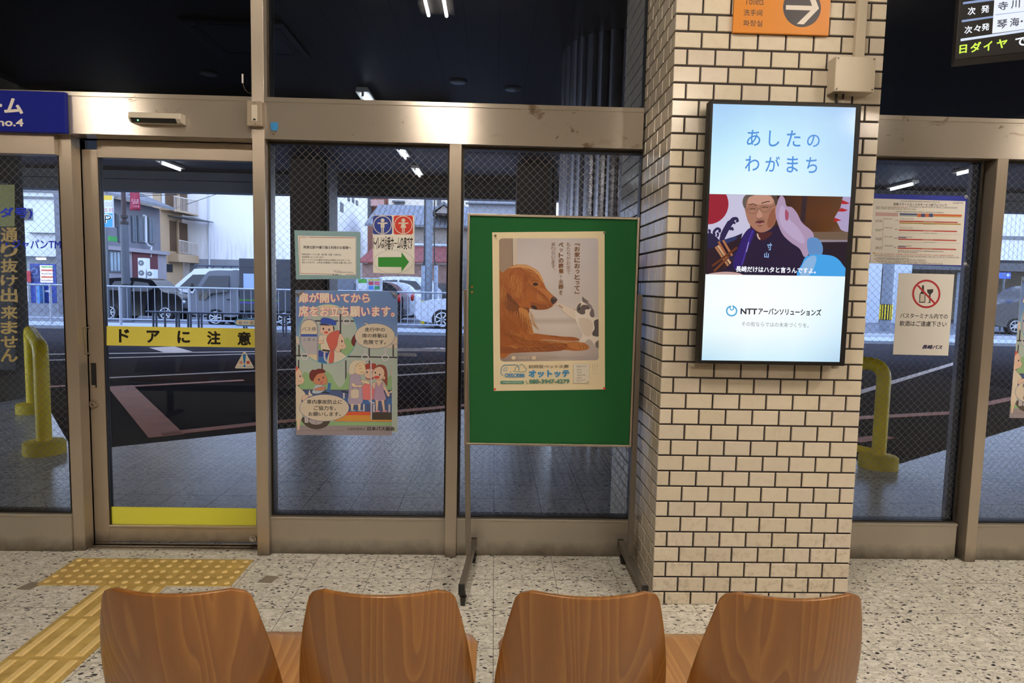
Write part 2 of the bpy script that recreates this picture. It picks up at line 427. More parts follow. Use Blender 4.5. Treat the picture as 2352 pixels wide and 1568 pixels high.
    def text(s, t, x0, y0, x1, y1, c, bold=0.0, rot=0, shear=0.0):
        """lettering stretched into a box; heavier weights are the glyph struck several times round a small circle"""
        vs, fs = glyphs(t, shear)
        if not vs: return
        a0, a1 = min(v[0] for v in vs)-bold, max(v[0] for v in vs)+bold; b0, b1 = min(v[1] for v in vs)-bold, max(v[1] for v in vs)+bold
        if rot: vs = [(v[1], -v[0]) for v in vs]; a0, a1, b0, b1 = b0, b1, -a1, -a0
        s.d += s.step; s.col = hx(c); xc, yc = (x0+x1)/2, (y0+y1)/2; n = 12 if bold > .05 else 8
        off = [(0, 0)]+[(bold*math.cos(2*math.pi*k/n), bold*math.sin(2*math.pi*k/n)) for k in range(n)] if bold else [(0, 0)]
        if bold > .05: off += [(bold*.5*math.cos(2*math.pi*k/8), bold*.5*math.sin(2*math.pi*k/8)) for k in range(8)]
        kx, ky = (x1-x0)/max(1e-6, a1-a0), (y1-y0)/max(1e-6, b1-b0)
        o_ = s.w((xc, yc)); ex = s.w((xc+1, yc))-o_; ey = s.w((xc, yc+1))-o_
        for j_, (ox, oy) in enumerate(off):
            q = []; lift = s.pl.n*(1.5e-6*j_)
            for v in vs:
                x, y = s.sk(x0+(v[0]+ox-a0)*kx, y1-(v[1]+oy-b0)*ky, xc, yc); q.append(o_+ex*(x-xc)+ey*(y-yc)+lift)
            s.raw(q, fs)
        s.d += 1.5e-6*len(off)
    def vtext(s, t, xc, y0, y1, wd, c, bold=0.0):
        n = len(t); p = (y1-y0)/n
        for i, ch in enumerate(t):
            a = y0+i*p; h = wd/2
            if ch in '。、': s.text(ch, xc+h*.25, a+p*.05, xc+h*.8, a+p*.38, c, bold)
            elif ch == '・': s.text(ch, xc-h*.2, a+p*.36, xc+h*.2, a+p*.64, c, bold)
            elif ch in '「」': s.text(ch, xc-h*.9, a+(p*.55 if ch == '「' else p*.05), xc+h*.9, a+(p*.95 if ch == '「' else p*.45), c, bold, rot=1)
            elif ch in 'っッゃャ': s.text(ch, xc-h*.55, a+p*.2, xc+h*.75, a+p*.85, c, bold)
            else: s.text(ch, xc-h, a+p*.06, xc+h, a+p*.94, c, bold)
    def squig(s, x0, x1, y, hgt, c, seed=1):
        """a line of print too small to read: short strokes"""
        rr = random.Random(seed); x = x0; s.d += s.step; s.col = hx(c)
        while x < x1:
            wd = rr.uniform(.35, .9)*hgt
            for k in range(2):
                yy = y+(k-.5)*hgt*.6+rr.uniform(-.1, .1)*hgt; sl = s.slope*(x-(x0+x1)/2)
                q = [s.w((a, b+sl)) for (a, b) in ((x, yy-hgt*.13), (x+wd, yy-hgt*.13), (x+wd, yy+hgt*.13), (x, yy+hgt*.13))]
                if (q[1]-q[0]).cross(q[2]-q[0]).dot(s.pl.n) < 0: q.reverse()
                s.face(q)
            x += wd+hgt*rr.choice((.12, .15, .2, .6))
def sheet(pl, quad, d0, d1):
    """thin rectangular sheet from four photo corners"""
    mb = MB(); q0 = [pl.P(x, y, d0) for x, y in quad]; mb.prism(q0, pl.n*(d1-d0)); return mb
# ================================================================== THE ROOM
YW = 3.345; YK = 3.375; YG = 3.405
ZT, ZB, ZS = 2.342, 2.140, .202      # header beam top and bottom, sill
CEIL = 4.2
mb = MB(); mb.face([(-7, -5, 0), (8, -5, 0), (8, 3.42, 0), (-7, 3.42, 0)]); mb.face([(-7, -5, -.12), (-7, 3.42, -.12), (8, 3.42, -.12), (8, -5, -.12)])
mb.face([(-7, 3.42, -.12), (-7, 3.42, 0), (8, 3.42, 0), (8, 3.42, -.12)])
struct('floor', mb, FLOOR)
# slatted ceiling, dark
q = N('dark_slat_ceiling'); q.set(Roughness=.6)
sx = q.n('SeparateXYZ'); t = q.n('TexCoord'); q.l(t.outputs['Object'], sx.inputs[0])
gap = q.math('LESS_THAN', q.math('FRACT', q.math('DIVIDE', sx.outputs[0], .15)), .07)
q.base(q.mix(gap, (.06, .05, .042), (.008, .007, .007)))
mb = MB(); mb.box(-7, 8, -5, 3.5, CEIL, CEIL+.1); struct('ceiling', mb, q.m)
WALLP = plain('painted_wall_brown', '#5f5548', .7, 0, .06, 3)
for nm, b in (('wall_left', (-7.15, -7, -5, 3.5)), ('wall_right', (8, 8.15, -5, 3.5)), ('wall_back', (-7.15, 8.15, -5.15, -5))):
    mb = MB(); mb.box(*b, 0, CEIL); struct(nm, mb, WALLP)
mb = MB(); mb.box(-7, -3.42, 3.36, 3.5, 0, CEIL); mb.box(3.72, 8, 3.36, 3.5, 0, CEIL); mb.box(-3.42, 3.72, 3.36, 3.5, 3.24, CEIL)
struct('wall_front', mb, WALLP)

# ---- tiled pillar
PX0, PX1, PY0, PY1 = .7485, 1.655, 2.853, 3.95
TILE = N('glazed_cream_tile'); TILE.set(Roughness=.17)
at = TILE.n('Attribute', attribute_name='Col')
nz = TILE.noise(TILE.coords((7, 7, 7)), 2.2, 5, .6)
gz = TILE.n('SeparateXYZ'); tcn = TILE.n('TexCoord'); TILE.l(tcn.outputs['Object'], gz.inputs[0])
low = TILE.n('MapRange'); TILE.l(gz.outputs[2], low.inputs[0]); low.inputs[1].default_value = .5; low.inputs[2].default_value = 0; low.inputs[3].default_value = 0; low.inputs[4].default_value = 1
dirt = TILE.math('MULTIPLY', TILE.ramp(TILE.noise(TILE.coords((14, 14, 14)), 2, 5, .7), [(.50, (0, 0, 0)), (.72, (1, 1, 1))]), TILE.math('MULTIPLY_ADD', low.outputs[0], .55, .10))
c = TILE.mix(TILE.math('MULTIPLY', nz, .16), at.outputs['Color'], (.42, .33, .22)); c = TILE.mix(dirt, c, (.20, .13, .06)); TILE.base(c)
TILE.bump(TILE.noise(TILE.coords((18, 18, 18)), 1.5, 2), .05, .004)
GROUT = plain('dark_grout', '#2a2220', .85, 0, .3, 60)
mb = MB(); g = .0035; ch = .0022
mb.box(PX0+.004, PX1-.004, PY0+.004, PY1, 0, CEIL-.001, 1)
def tile(o, u, nrm, ua, ub, za, zb):
    o, u, nrm = Vector(o), Vector(u), Vector(nrm)
    k = random.uniform(.93, 1.05); y = random.uniform(-.02, .02); mb.col = (.76*k, .67*k, (.53+y)*k, 1)
    p = lambda a, z, d: o+u*a+Vector((0, 0, z))+nrm*d
    f = [p(ua+ch, za+ch, 0), p(ub-ch, za+ch, 0), p(ub-ch, zb-ch, 0), p(ua+ch, zb-ch, 0)]
    b = [p(ua, za, -.004), p(ub, za, -.004), p(ub, zb, -.004), p(ua, zb, -.004)]
    if (f[1]-f[0]).cross(f[2]-f[0]).dot(nrm) < 0: f.reverse(); b.reverse()
    mb.raw(f+b, [(0, 1, 2, 3)]+[(i, i+4, (i+1) % 4+4, (i+1) % 4) for i in range(4)], 0)
P_, ZP = .121, .0707
for r in range(-1, 58):
    z0 = .058+ZP*r+g; z1 = .058+ZP*(r+1)-g
    if r < 0: z0 = .0
    j0 = .864 if r % 2 == 0 else .805
    js = [PX0-g]+[j0+P_*k for k in range(9) if PX0+.02 < j0+P_*k < PX1-.02]+[PX1+g]
    for a, b in zip(js, js[1:]): tile((0, PY0, 0), (1, 0, 0), (0, -1, 0), a+g, b-g, z0, z1)
    k0 = 2.918 if r % 2 == 0 else 2.976
    js = [PY0-g]+[k0+P_*k for k in range(12) if PY0+.02 < k0+P_*k < PY1-.02]+[PY1+g]
    for a, b in zip(js, js[1:]):
        tile((PX0, 0, 0), (0, 1, 0), (-1, 0, 0), a+g, b-g, z0, z1); tile((PX1, 0, 0), (0, 1, 0), (1, 0, 0), a+g, b-g, z0, z1)
struct('pillar', mb, [TILE.m, GROUT], color=True)

# ---- posts, mullions and beams of the door front
def xs(pxa, pxb, py, Y): return A(pxa, py, Y).x, A(pxb, py, Y).x
def post(nm, a, b, py, Y0, Y1, z0, z1, mt=None):
    x0, x1 = xs(a, b, py, Y0); mb = MB(); mb.box(x0, x1, Y0, Y1, z0, z1); struct(nm, mb, mt or ST_V, bevel=.002); return x0, x1
XP0, XP1 = post('trim_1', 583, 611, 640, YW, 3.50, 0, 3.24)                 # tall centre post
XM0, XM1 = post('trim_2', 1027, 1053.5, 806, YW, 3.50, 0, ZB)               # mullion
XL0, XL1 = post('trim_3', 151, 179, 786, 3.385, 3.50, 0, ZB)                # left post
XR0, XR1 = post('trim_4', 2256, 2281, 800, YW, 3.50, 0, ZB)                 # right post
XE0, XE1 = post('trim_5', 1473.5, 1487, 640, 3.352, 3.50, 0, 3.24, plain('rusted_edge_strip', '#6e5a48', .6, .3, .5, 30))
def beam(nm, x0, x1, z0, z1):
    mb = MB(); mb.box(x0, x1, YW, 3.50, z0, z1)
    mb.box(x0, x1, YW-.004, YW, z1-.022, z1)                                # folded lip along the top
    return struct(nm, mb, ST_H, bevel=.0015)
beam('trim_6', -3.42, XP0, ZB, ZT); beam('trim_7', XP1, PX0-.012, ZB, ZT); beam('trim_8', PX1+.002, 3.72, ZB, ZT)

def wires(nm, x0, x1, z0, z1, y, parent, p=.039, r=.00062):
    mb = MB(); w_, h = x1-x0, z1-z0; n = int((w_+h)/p)+1
    for sgn in (1, -1):
        for k in range(1, n):
            c = k*p                                     # line x+z=c in the pane's own corner frame
            a = (max(0, c-h), min(c, h)); b = (min(w_, c), max(0, c-w_))
            pa, pb = [(x0+q_[0], z0+q_[1]) if sgn > 0 else (x1-q_[0], z0+q_[1]) for q_ in (a, b)]
            dx, dz = pb[0]-pa[0], pb[1]-pa[1]; L = math.hypot(dx, dz)
            if L < .01: continue
            nx, nz_ = -dz/L*r, dx/L*r
            mb.raw([(pa[0]+nx, y-r, pa[1]+nz_), (pa[0]-nx, y-r, pa[1]-nz_), (pb[0]-nx, y-r, pb[1]-nz_), (pb[0]+nx, y-r, pb[1]+nz_)], [(0, 1, 2, 3)])
    return obj(nm, mb, WIRE, parent)
WIRE = plain('wire_in_glass', (.42, .38, .33), .45, .6, .2)
def window(n, x0, x1, z0, z1, wire=True, kick=True, y=YG, gm=None, fr=.012, frl=None):
    """fixed light: kick plate and sill below, thin steel beads, one pane"""
    e = frame_empty('window_%d' % n, (x0, y, z0))
    if kick:
        mb = MB(); mb.box(x0, x1, YK, 3.48, 0, ZS-.012); mb.box(x0, x1, YK-.006, 3.48, ZS-.012, ZS)
        obj('kick_plate', mb, ST_K, e, bevel=.0015)
    mb = MB(); za = ZS if kick else z0; f2 = frl or fr
    mb.box(x0, x0+f2, y-.012, y+.05, za, z1); mb.box(x1-fr, x1, y-.012, y+.05, za, z1)
    mb.box(x0+f2, x1-fr, y-.012, y+.05, z1-fr, z1); mb.box(x0+f2, x1-fr, y-.012, y+.05, za, za+fr*.7)
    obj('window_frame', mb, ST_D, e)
    mb = MB(); mb.box(x0+f2, x1-fr, y, y+.006, za+fr*.7, z1-fr); pn = obj('pane', mb, gm or GLASS, e)
    if wire: wires('wire_mesh', x0+f2, x1-fr, za+fr*.7, z1-fr, y+.003, e)
    return e
window(1, -3.42, XL0, 0, ZB)
window(2, XP1, XM0, 0, ZB)
window(3, XM1, XE0, 0, ZB)
window(4, -3.42, XP0, ZT, 3.24, wire=False, kick=False, gm=GLASS_UP)
window(5, XP1, XE0, ZT, 3.24, wire=False, kick=False, gm=GLASS_MID)
window(6, PX1+.003, XR0-.035, 0, ZB, wire=True)
window(7, XR1, 3.72, 0, ZB, wire=True)
window(8, PX1+.003, 3.72, ZT, 3.24, wire=False, kick=False, gm=GLASS_UP)
mb = MB(); xa, xb = xs(2188, 2226, 1000, 3.46); mb.box(xa, xb, 3.44, 3.5, 0.02, ZB); struct('trim_9', mb, plain('steel_mid_dark', (.17, .17, .19), .35, .9, .1))   # closing stile by the right post, in mid-dark steel
mb = MB(); mb.box(-3.42, XL0, YG-.05, YG+.02, ZB-.10, ZB); struct('trim_10', mb, ST_V)                             # lowered head rail, left light

# ---- automatic sliding door
YD = 3.47
XS0, XS1 = xs(199, 237, 786, YD); XDR = XP1-.005; ZD = A(400, 1240, YD).z; ZD1 = A(400, 366, YD).z
d = frame_empty('door_1', (XS0, YD, 0))
ZR = A(400, 1207, YD).z
mb = MB(); mb.box(XS0, XS1, YD, YD+.045, .012, ZD1+.04); obj('door_stile', mb, ST_V, d, bevel=.002)
mb = MB(); mb.box(XS1, XDR, YD, YD+.045, .017, ZR); mb.box(XS1, XDR, YD-.004, YD, ZR-.012, ZR); obj('bottom_rail', mb, ST_V, d, bevel=.002)
mb = MB(); mb.box(XS1, XDR, YD, YD+.045, ZD1, ZD1+.10); obj('top_rail', mb, ST_V, d, bevel=.002)
XG = A(244, 786, YD+.02).x
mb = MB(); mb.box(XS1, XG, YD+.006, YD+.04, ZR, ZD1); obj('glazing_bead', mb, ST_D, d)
mb = MB(); mb.box(XG, XDR, YD+.02, YD+.028, ZR, ZD1); obj('pane', mb, GLASS, d)
# furniture on the stile
pl = YP(YD)
mb = MB(); a, b = pl.P(199, 750), pl.P(199, 813)
mb.tube([a+Vector((.008, 0, -.004)), a+Vector((.008, -.035, -.004)), b+Vector((.008, -.035, .004)), b+Vector((.008, 0, .004))], .006, 10)
for p in (a, b): mb.cyl(p+Vector((.008, -.004, 0)), p+Vector((.008, 0, 0)), .011)
obj('pull_handle', mb, ST_P, d, smooth=40)
mb = MB(); mb.pbox(pl, 207, 830, 225, 893, -.001, .002, 0); mb.pbox(pl, 209, 833, 223, 890, .002, .0025, 1); mb.pbox(pl, 211, 884, 220, 890, .0025, .006, 0)
obj('flush_pull', mb, [ST_V, DARKGAP], d)
mb = MB(); p = pl.P(217, 927); mb.cyl(p, p+Vector((0, -.012, 0)), .024, .021, 28); mb.cyl(p+Vector((0, -.012, 0)), p+Vector((0, -.020, 0)), .015, .013, 24)
mb.cyl(p+Vector((0, -.020, 0)), p+Vector((0, -.0215, 0)), .005, .004, 12, 1)
obj('lock_cylinder', mb, [ST_P, BLK], d, smooth=40)
mb = MB(); p = pl.P(582, 1236); mb.cyl(p, p+Vector((0, -.012, 0)), .02, .018, 24); mb.cyl(p+Vector((0, -.012, 0)), p+Vector((0, -.018, 0)), .011, .009, 20)
obj('door_stop', mb, ST_P, d, smooth=40)
# jamb bits between left post and door: narrow strip, guide, latch keeper, small screws
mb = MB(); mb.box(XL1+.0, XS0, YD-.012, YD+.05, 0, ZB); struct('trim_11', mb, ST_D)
e = mb = MB(); pj = YP(3.455)
for py in (757, 919): mb.pbox(pj, 177, py-4, 199, py+4, -.004, .012)
struct('trim_12', mb, ST_V)
# head recess over the sliding door and floor track
mb = MB(); mb.box(XL1, XP0, YD-.02, 3.50, ZD1+.10, ZB); struct('trim_13', mb, ST_V)
mb = MB()
for k, (y0, y1, z) in enumerate(((3.405, 3.418, .006), (3.424, 3.436, .012), (3.446, 3.462, .016))): mb.box(XL1, XP0, y0, y1, 0, z)
struct('trim_14', mb, ST_P)
# room side of the window front outside: lintel soffit
mb = MB(); mb.box(-16, 16, 3.505, 3.60, 3.24, 3.78); struct('wall_facade', mb, plain('facade_dark', '#3a3432', .7))
# ================================================================== LAMPS
TUBE_IN = glow('lamp_tube_warm', (1.0, .885, .745), LAMP_IN); TUBE_OUT = glow('lamp_tube_cool', (.80, .90, 1.0), LAMP_OUT)
HOUS = plain('lamp_housing_white', '#cfc8bd', .5)
def batten(name, label, x, y, z, L, wd, gap, mat, group, two=True):
    t = thing(name, label, 'lamp', (x, y, z), group)
    mb = MB(); h = .05
    mb.hexa([Vector(p) for p in ((x-wd/2, y-L/2-.05, z-h), (x+wd/2, y-L/2-.05, z-h), (x+wd/2, y+L/2+.05, z-h), (x-wd/2, y+L/2+.05, z-h),
             (x-wd/2*.8, y-L/2-.05, z), (x+wd/2*.8, y-L/2-.05, z), (x+wd/2*.8, y+L/2+.05, z), (x-wd/2*.8, y+L/2+.05, z))])
    obj('housing', mb, HOUS, t)
    for s in ((-1, 1) if two else (0,)):
        mb = MB(); mb.cyl((x+s*gap, y-L/2, z-h-.028), (x+s*gap, y+L/2, z-h-.028), .016, None, 8); obj('tube', mb, mat, t)
        for e in (-1, 1): mb = MB(); mb.box(x+s*gap-.014, x+s*gap+.014, y+e*(L/2+.001), y+e*(L/2+.02), z-h-.045, z-h+.002); obj('lamp_holder', mb, HOUS, t)
    return t
for i, (x, y) in enumerate(((-.62, .62), (3.3, .62), (-6.2, -4.2), (-.62, -4.2), (2.6, -4.2), (5.8, -4.2), (5.8, .62))):
    batten('ceiling_lamp', ['twin tube ceiling lamp inside, mirrored at the top of the upper glass', 'twin tube ceiling lamp inside, over the tiled pillar', 'twin tube ceiling lamp inside behind the benches, far left one',
        'twin tube ceiling lamp inside, straight above the camera side of the benches', 'twin tube ceiling lamp inside behind the pillar bench', 'twin tube ceiling lamp inside by the right wall at the back',
        'twin tube ceiling lamp inside at right, near the windows'][i], x, y, CEIL, 1.24, .34, .09, TUBE_IN, 'twin tube lamps of the waiting room')

# ================================================================== BENCH
bench = thing('waiting_bench', 'four-back wooden waiting bench with moulded plywood backs, in the foreground', 'bench', (0, 1.68, 0))
def backrest(cx, w0=.318, w1=.425, ztop=.748, zbot=.43, yt=1.40, yb=1.455):
    """moulded shell: narrow top edge with rounded corners, sides flaring to the seat, hollow towards the sitter"""
    nu, nv = 32, 26; R = .030; mb = MB()
    def half(z):
        s_ = max(0, min(1, (z-zbot)/(ztop-zbot))); e = 1-s_
        return w0/2+(w1-w0)/2*min(1, 1.25*e-.25*e*e+.42*e*(1-e))
    def fn(a, b):
        u = a*2-1; z = zbot+(ztop-zbot)*b
        x = u*half(z); t_ = ztop-z; k = half(ztop)-R
        if t_ < R and abs(u) > 0:                      # rounded upper corners
            lim = half(z)-R+math.sqrt(max(0, R*R-(R-t_)**2)); x = u*lim
        y = yb+(yt-yb)*((z-zbot)/(ztop-zbot))**1.15+.052*(x/.17)**2-.012*math.sin(math.pi*b)
        return Vector((cx+x, y, z))
    mb.grid(fn, nu, nv); return mb
BX = []
for pxa, pxb in ((243, 575), (711, 1046), (1182, 1514), (1655, 1971)):
    BX.append((A(pxa, 1378, 1.452).x+A(pxb, 1378, 1.452).x)/2)
for cx in BX:
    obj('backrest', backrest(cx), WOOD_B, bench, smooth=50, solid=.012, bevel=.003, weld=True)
def seat(x0, x1):
    mb = MB(); nu, nv = 40, 20
    def fn(a, b):
        # outline with rounded front corners
        y0, y1 = 1.44, 1.872; r = .045
        x = x0+(x1-x0)*a; d = min(x-x0, x1-x); y = y0+(y1-y0)*b
        ymax = y1 if d > r else y1-r+math.sqrt(max(0, r*r-(r-d)**2)); y = y0+(ymax-y0)*b
        z = .415+.012*math.cos((b-.35)*2.2)
        if b > .8: z -= .022*((b-.8)/.2)**2
        z -= .006*max(0, 1-d/.05)**2
        return Vector((x, y, z))
    mb.grid(fn, nu, nv); return mb
SE = (-.83, A(1097, 1470, 1.85).x, A(1146, 1470, 1.85).x, .775)
SCREWS = plain('dark_screw_head', '#3b3530', .4, .8)
for (a, b, sp) in ((SE[0], SE[1], (644, 1500)), (SE[2], SE[3], (1592, 1495))):
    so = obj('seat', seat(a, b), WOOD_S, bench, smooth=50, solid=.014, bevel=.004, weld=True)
    p = G(*sp, .427); mb = MB(); mb.cyl(p+Vector((0, 0, -.01)), p+Vector((0, 0, .0015)), .006, .0055, 14); obj('screw', mb, SCREWS, so, smooth=40)
mb = MB(); mb.box(BX[0]-.2, BX[3]+.2, 1.655, 1.715, .27, .335); obj('beam', mb, ST_D, bench, bevel=.004)
for cx in ((BX[0]+BX[1])/2, (BX[2]+BX[3])/2):
    mb = MB(); mb.box(cx-.025, cx+.025, 1.66, 1.71, .03, .30); mb.box(cx-.03, cx+.03, 1.46, 1.88, .0, .03); obj('leg', mb, ST_D, bench, bevel=.004)
for cx in BX:
    mb = MB(); mb.box(cx-.03, cx+.03, 1.47, 1.66, .365, .395); mb.tube([(cx, 1.49, .38), (cx, 1.475, .41), (cx, 1.472, .46)], .012, 8); obj('back_bracket', mb, ST_D, bench)
for off, lb in (((-2.9, -1.55, 0), 'wooden waiting bench beside the camera at left, seen mirrored low in the sliding door glass'), ((2.6, -1.55, 0), 'wooden waiting bench beside the camera at right, mirrored low in the right window'), ((0, -2.9, 0), 'wooden waiting bench in the row behind the camera')):
    b2 = dup(bench, off); b2['label'] = lb
# ================================================================== TACTILE PAVING
TAC = N('yellow_tactile_tile'); TAC.set(Roughness=.5)
nz = TAC.noise(TAC.coords((1, 1, 1)), 9, 5, .65)
TAC.base(TAC.mix(TAC.ramp(nz, [(.38, (0, 0, 0)), (.66, (1, 1, 1))]), (.68, .47, .14), (.45, .29, .08)))
TACT = plain('yellow_tactile_relief', '#edd08c', .5, 0, .12, 40)
T0X, T0Y, TS = -2.1129, 2.9913, .2985
def slab(x, y):
    mb = MB(); mb.box(x+.001, x+TS-.001, y+.001, y+TS-.001, 0, .004); return mb
def relief(name, mb_fn, x, y, label, grp):
    rn = 'dot_pattern' if mb_fn is dots else 'rib_pattern'
    t = thing(name, label, 'tactile tile', (x+TS/2, y+TS/2, 0), grp); obj('base_plate', slab(x, y), TAC.m, t, bevel=.001)
    mb = MB(); mb_fn(mb, x, y); obj(rn, mb, TACT, t, smooth=35)
def dots(mb, x, y):
    for i in range(5):
        for j in range(5): mb.lathe((x+.03+i*.0597, y+.03+j*.0597, .004), [(.014, 0), (.012, .003), (.008, .0048), (.003, .005)], 14)
def bars(mb, x, y):
    for i in range(4):
        cx = x+.038+i*.0745
        mb.hexa([Vector(p) for p in ((cx-.016, y+.012, .004), (cx+.016, y+.012, .004), (cx+.016, y+TS-.012, .004), (cx-.016, y+TS-.012, .004),
                 (cx-.010, y+.018, .009), (cx+.010, y+.018, .009), (cx+.010, y+TS-.018, .009), (cx-.010, y+TS-.018, .009))])
for i, l in enumerate(('left', 'middle', 'right')):
    relief('dotted_tactile_tile', dots, T0X+.3*i, T0Y, 'yellow dotted tactile tile before the sliding door, the %s one of three' % l, 'dotted tactile tiles at the door')
for i, l in enumerate(('touching the dotted tiles', 'second from the dotted tiles', 'third from the dotted tiles', 'beside the first bench back, fourth from the dotted tiles', 'fifth from the dotted tiles')):
    relief('ribbed_tactile_tile', bars, T0X+.3, T0Y-.3*(i+1), 'yellow ribbed tactile tile, '+l, 'ribbed tactile tiles in the guide strip')
for px, py, lb in ((615, 1330, 'scuffed clear tape patch on the terrazzo, right of the dotted tiles'), (68, 1345, 'scuffed clear tape patch on the terrazzo, left of the dotted tiles')):
    p = G(px, py); mb = MB()
    mb.prism([p+Vector((a, b, .0002)) for a, b in ((-.04, -.035), (.03, -.04), (.045, .03), (-.02, .04))], (0, 0, .0006)); o = obj('tape_patch', mb, plain('scuffed_tape', '#8d8274', .3, 0, .3, 40)); tag(o, lb, 'tape')

# ================================================================== NOTICE BOARD ON CASTERS
YB = 3.11; pb = YP(YB)
u0, v1 = pb.uv(1074, 490); u1, v0 = pb.uv(1449.5, 1026)
nb = thing('notice_board', 'green felt notice board in an aluminium frame on a castered stand', 'notice board', ((u0+u1)/2, YB, 0))
FELT = N('green_felt'); FELT.set(Roughness=.95); FELT.b.inputs['Sheen Weight'].default_value = .05
FELT.base(FELT.mix(FELT.noise(FELT.coords((1, 1, 1)), 700, 3), (.002, .070, .013), (.006, .120, .028)))
ALU = plain('aluminium_frame', (.60, .53, .43), .35, 1, .08)
mb = MB(); mb.box(u0+.008, u1-.008, YB, YB+.022, v0+.008, v1-.008); obj('felt_panel', mb, FELT.m, nb)
mb = MB(); fw = .011
mb.box(u0, u0+fw, YB-.008, YB+.026, v0, v1); mb.box(u1-fw, u1, YB-.008, YB+.026, v0, v1); mb.box(u0+fw, u1-fw, YB-.008, YB+.026, v0, v0+fw); mb.box(u0+fw, u1-fw, YB-.008, YB+.026, v1-fw, v1)
obj('frame', mb, ALU, nb, bevel=.002)
LEGM = plain('grey_painted_leg', '#6f675d', .45, .2, .08)
def slant(mb, c0, c1, hw, hy, ax):
    """bar of half width hw between two centre points"""
    c0, c1 = Vector(c0), Vector(c1); q0, q1 = (Vector((hw, 0, 0)), Vector((0, hy, 0))) if ax == 'z' else (Vector((hw, 0, 0)), Vector((0, 0, hy)))
    if ax == 'z': mb.hexa([c0-q0-q1, c0+q0-q1, c0+q0+q1, c0-q0+q1, c1-q0-q1, c1+q0-q1, c1+q0+q1, c1-q0+q1])
    else: mb.hexa([c0-q0-q1, c0+q0-q1, c1+q0-q1, c1-q0-q1, c0-q0+q1, c0+q0+q1, c1+q0+q1, c1-q0+q1])
for s, xb_, xt_, xf_, xr_, pyt in ((-1, -.104, -.136, -.121, -.082, 665), (1, .700, .698, .699, .694, 668)):
    zt = pb.uv(1066, pyt)[1]
    mb = MB(); slant(mb, (xb_, YB+.015, .112), (xt_, YB+.015, zt), .0125, .019, 'z'); obj('upright', mb, LEGM, nb, bevel=.002)
    ft = MB(); slant(ft, (xf_, 2.80, .091), (xr_, 3.325, .091), .0135, .021, 'y'); fo = obj('foot', ft, LEGM, nb, bevel=.003)
    for xe, ya, yb_ in ((xf_, 2.787, 2.801), (xr_, 3.325, 3.337)): en = MB(); en.box(xe-.014, xe+.014, ya, yb_, .069, .113); obj('end_cap', en, BLK, fo)
    for y in (2.82, 3.27):
        cx = xf_+(xr_-xf_)*(y-2.8)/.525+.004
        k = MB(); k.cyl((cx, y, .055), (cx, y, .07), .012); k.hexa([Vector(p) for p in ((cx-.016, y-.01, .052), (cx+.016, y-.01, .052), (cx+.016, y+.03, .026), (cx-.016, y+.03, .026), (cx-.016, y-.01, .060), (cx+.016, y-.01, .060), (cx+.016, y+.04, .026), (cx-.016, y+.04, .026))])
        ca = obj('caster', k, ST_D, fo)
        wl = MB(); wl.cyl((cx-.010, y+.014, .0255), (cx+.010, y+.014, .0255), .025, None, 24); wl.cyl((cx-.012, y+.014, .0255), (cx+.012, y+.014, .0255), .010, None, 16); obj('caster_wheel', wl, BLK, nb, smooth=40)
# thumbtacks left in the felt
for py, lb in ((659, 'round cork-coloured tack in the left edge of the green board, upper of two'), (671, 'round cork-coloured tack in the left edge of the green board, lower of two')):
    p = pb.P(1084, py); mb = MB(); mb.cyl(p, p+Vector((0, -.004, 0)), .0065, .005, 14); tag(obj('thumbtack', mb, plain('tack_cork', '#8a6a35', .5), smooth=40), lb, 'thumbtack', 'loose tacks in the board edge')

# ================================================================== TV ON THE PILLAR
tv = thing('wall_display', 'upright lit advertising screen in a black bezel on the tiled pillar', 'display', (1.2, 2.80, 1.4))
YV = 2.762; pv = YP(YV)
BEZ = plain('black_bezel', '#0b0909', .45, 0, .1, 6, .3)
mb = MB(); b0 = pv.uv(1631.5, 230); b1 = pv.uv(1975, 238); b2 = pv.uv(1605, 834); b3 = pv.uv(1945, 841)
TX0, TX1 = (b0[0]+b2[0])/2, (b1[0]+b3[0])/2; TZ1, TZ0 = (b0[1]+b1[1])/2, (b2[1]+b3[1])/2
mb.box(TX0, TX1, YV, YV+.055, TZ0, TZ1); obj('bezel', mb, BEZ, tv, bevel=.003)
mb = MB(); mb.box(TX0+.08, TX1-.08, YV+.055, PY0-.0005, TZ0+.2, TZ1-.2); obj('wall_bracket', mb, BEZ, tv)
mb = MB(); mb.box(TX0-.028, TX1+.006, YV+.058, YV+.062, TZ0-.02, TZ1+.006); obj('cover_sheet', mb, CLEAR, tv)
for k, (x, z) in enumerate(((TX0-.012, TZ0-.012), (TX1-.012, TZ0-.012))):
    mb = MB(); mb.box(x-.012, x+.012, YV+.05, YV+.066, z-.006, z+.006); obj('clip', mb, plain('clear_clip', '#b5a995', .3), tv)
# junction box and conduit
IV = plain('ivory_plastic', '#cfc2ac', .4, 0, .04); SCR = plain('screw_grey', '#8b8478', .3, .8)
jb = thing('junction_box', 'ivory square junction box above the right corner of the screen', 'junction box', (1.52, 2.82, 2.35))
pj = YP(2.785); u0, v1 = pj.uv(1921, 128); u1, v0 = pj.uv(2008, 212)
mb = MB(); mb.box(u0, u1, 2.785, PY0-.0005, v0, v1); obj('box_body', mb, IV, jb, bevel=.004)
for x in (u0+.010, u1-.010):
    for z in (v0+.010, v1-.010): mb = MB(); mb.cyl((x, 2.785, z), (x, 2.782, z), .0035, None, 10); obj('screw', mb, SCR, jb)
mb = MB(); x = u0+.03; mb.tube([(x, 2.825, v0+.001), (x, 2.825, v0-.02), (x+.006, 2.82, v0-.045)], .006, 8); mb.tube([(x+.03, 2.825, v0+.001), (x+.03, 2.825, v0-.02)], .005, 8); obj('cable', mb, BLK, jb)
ca, cb = A(1968, 60, 2.83).x, A(1990, 60, 2.83).x
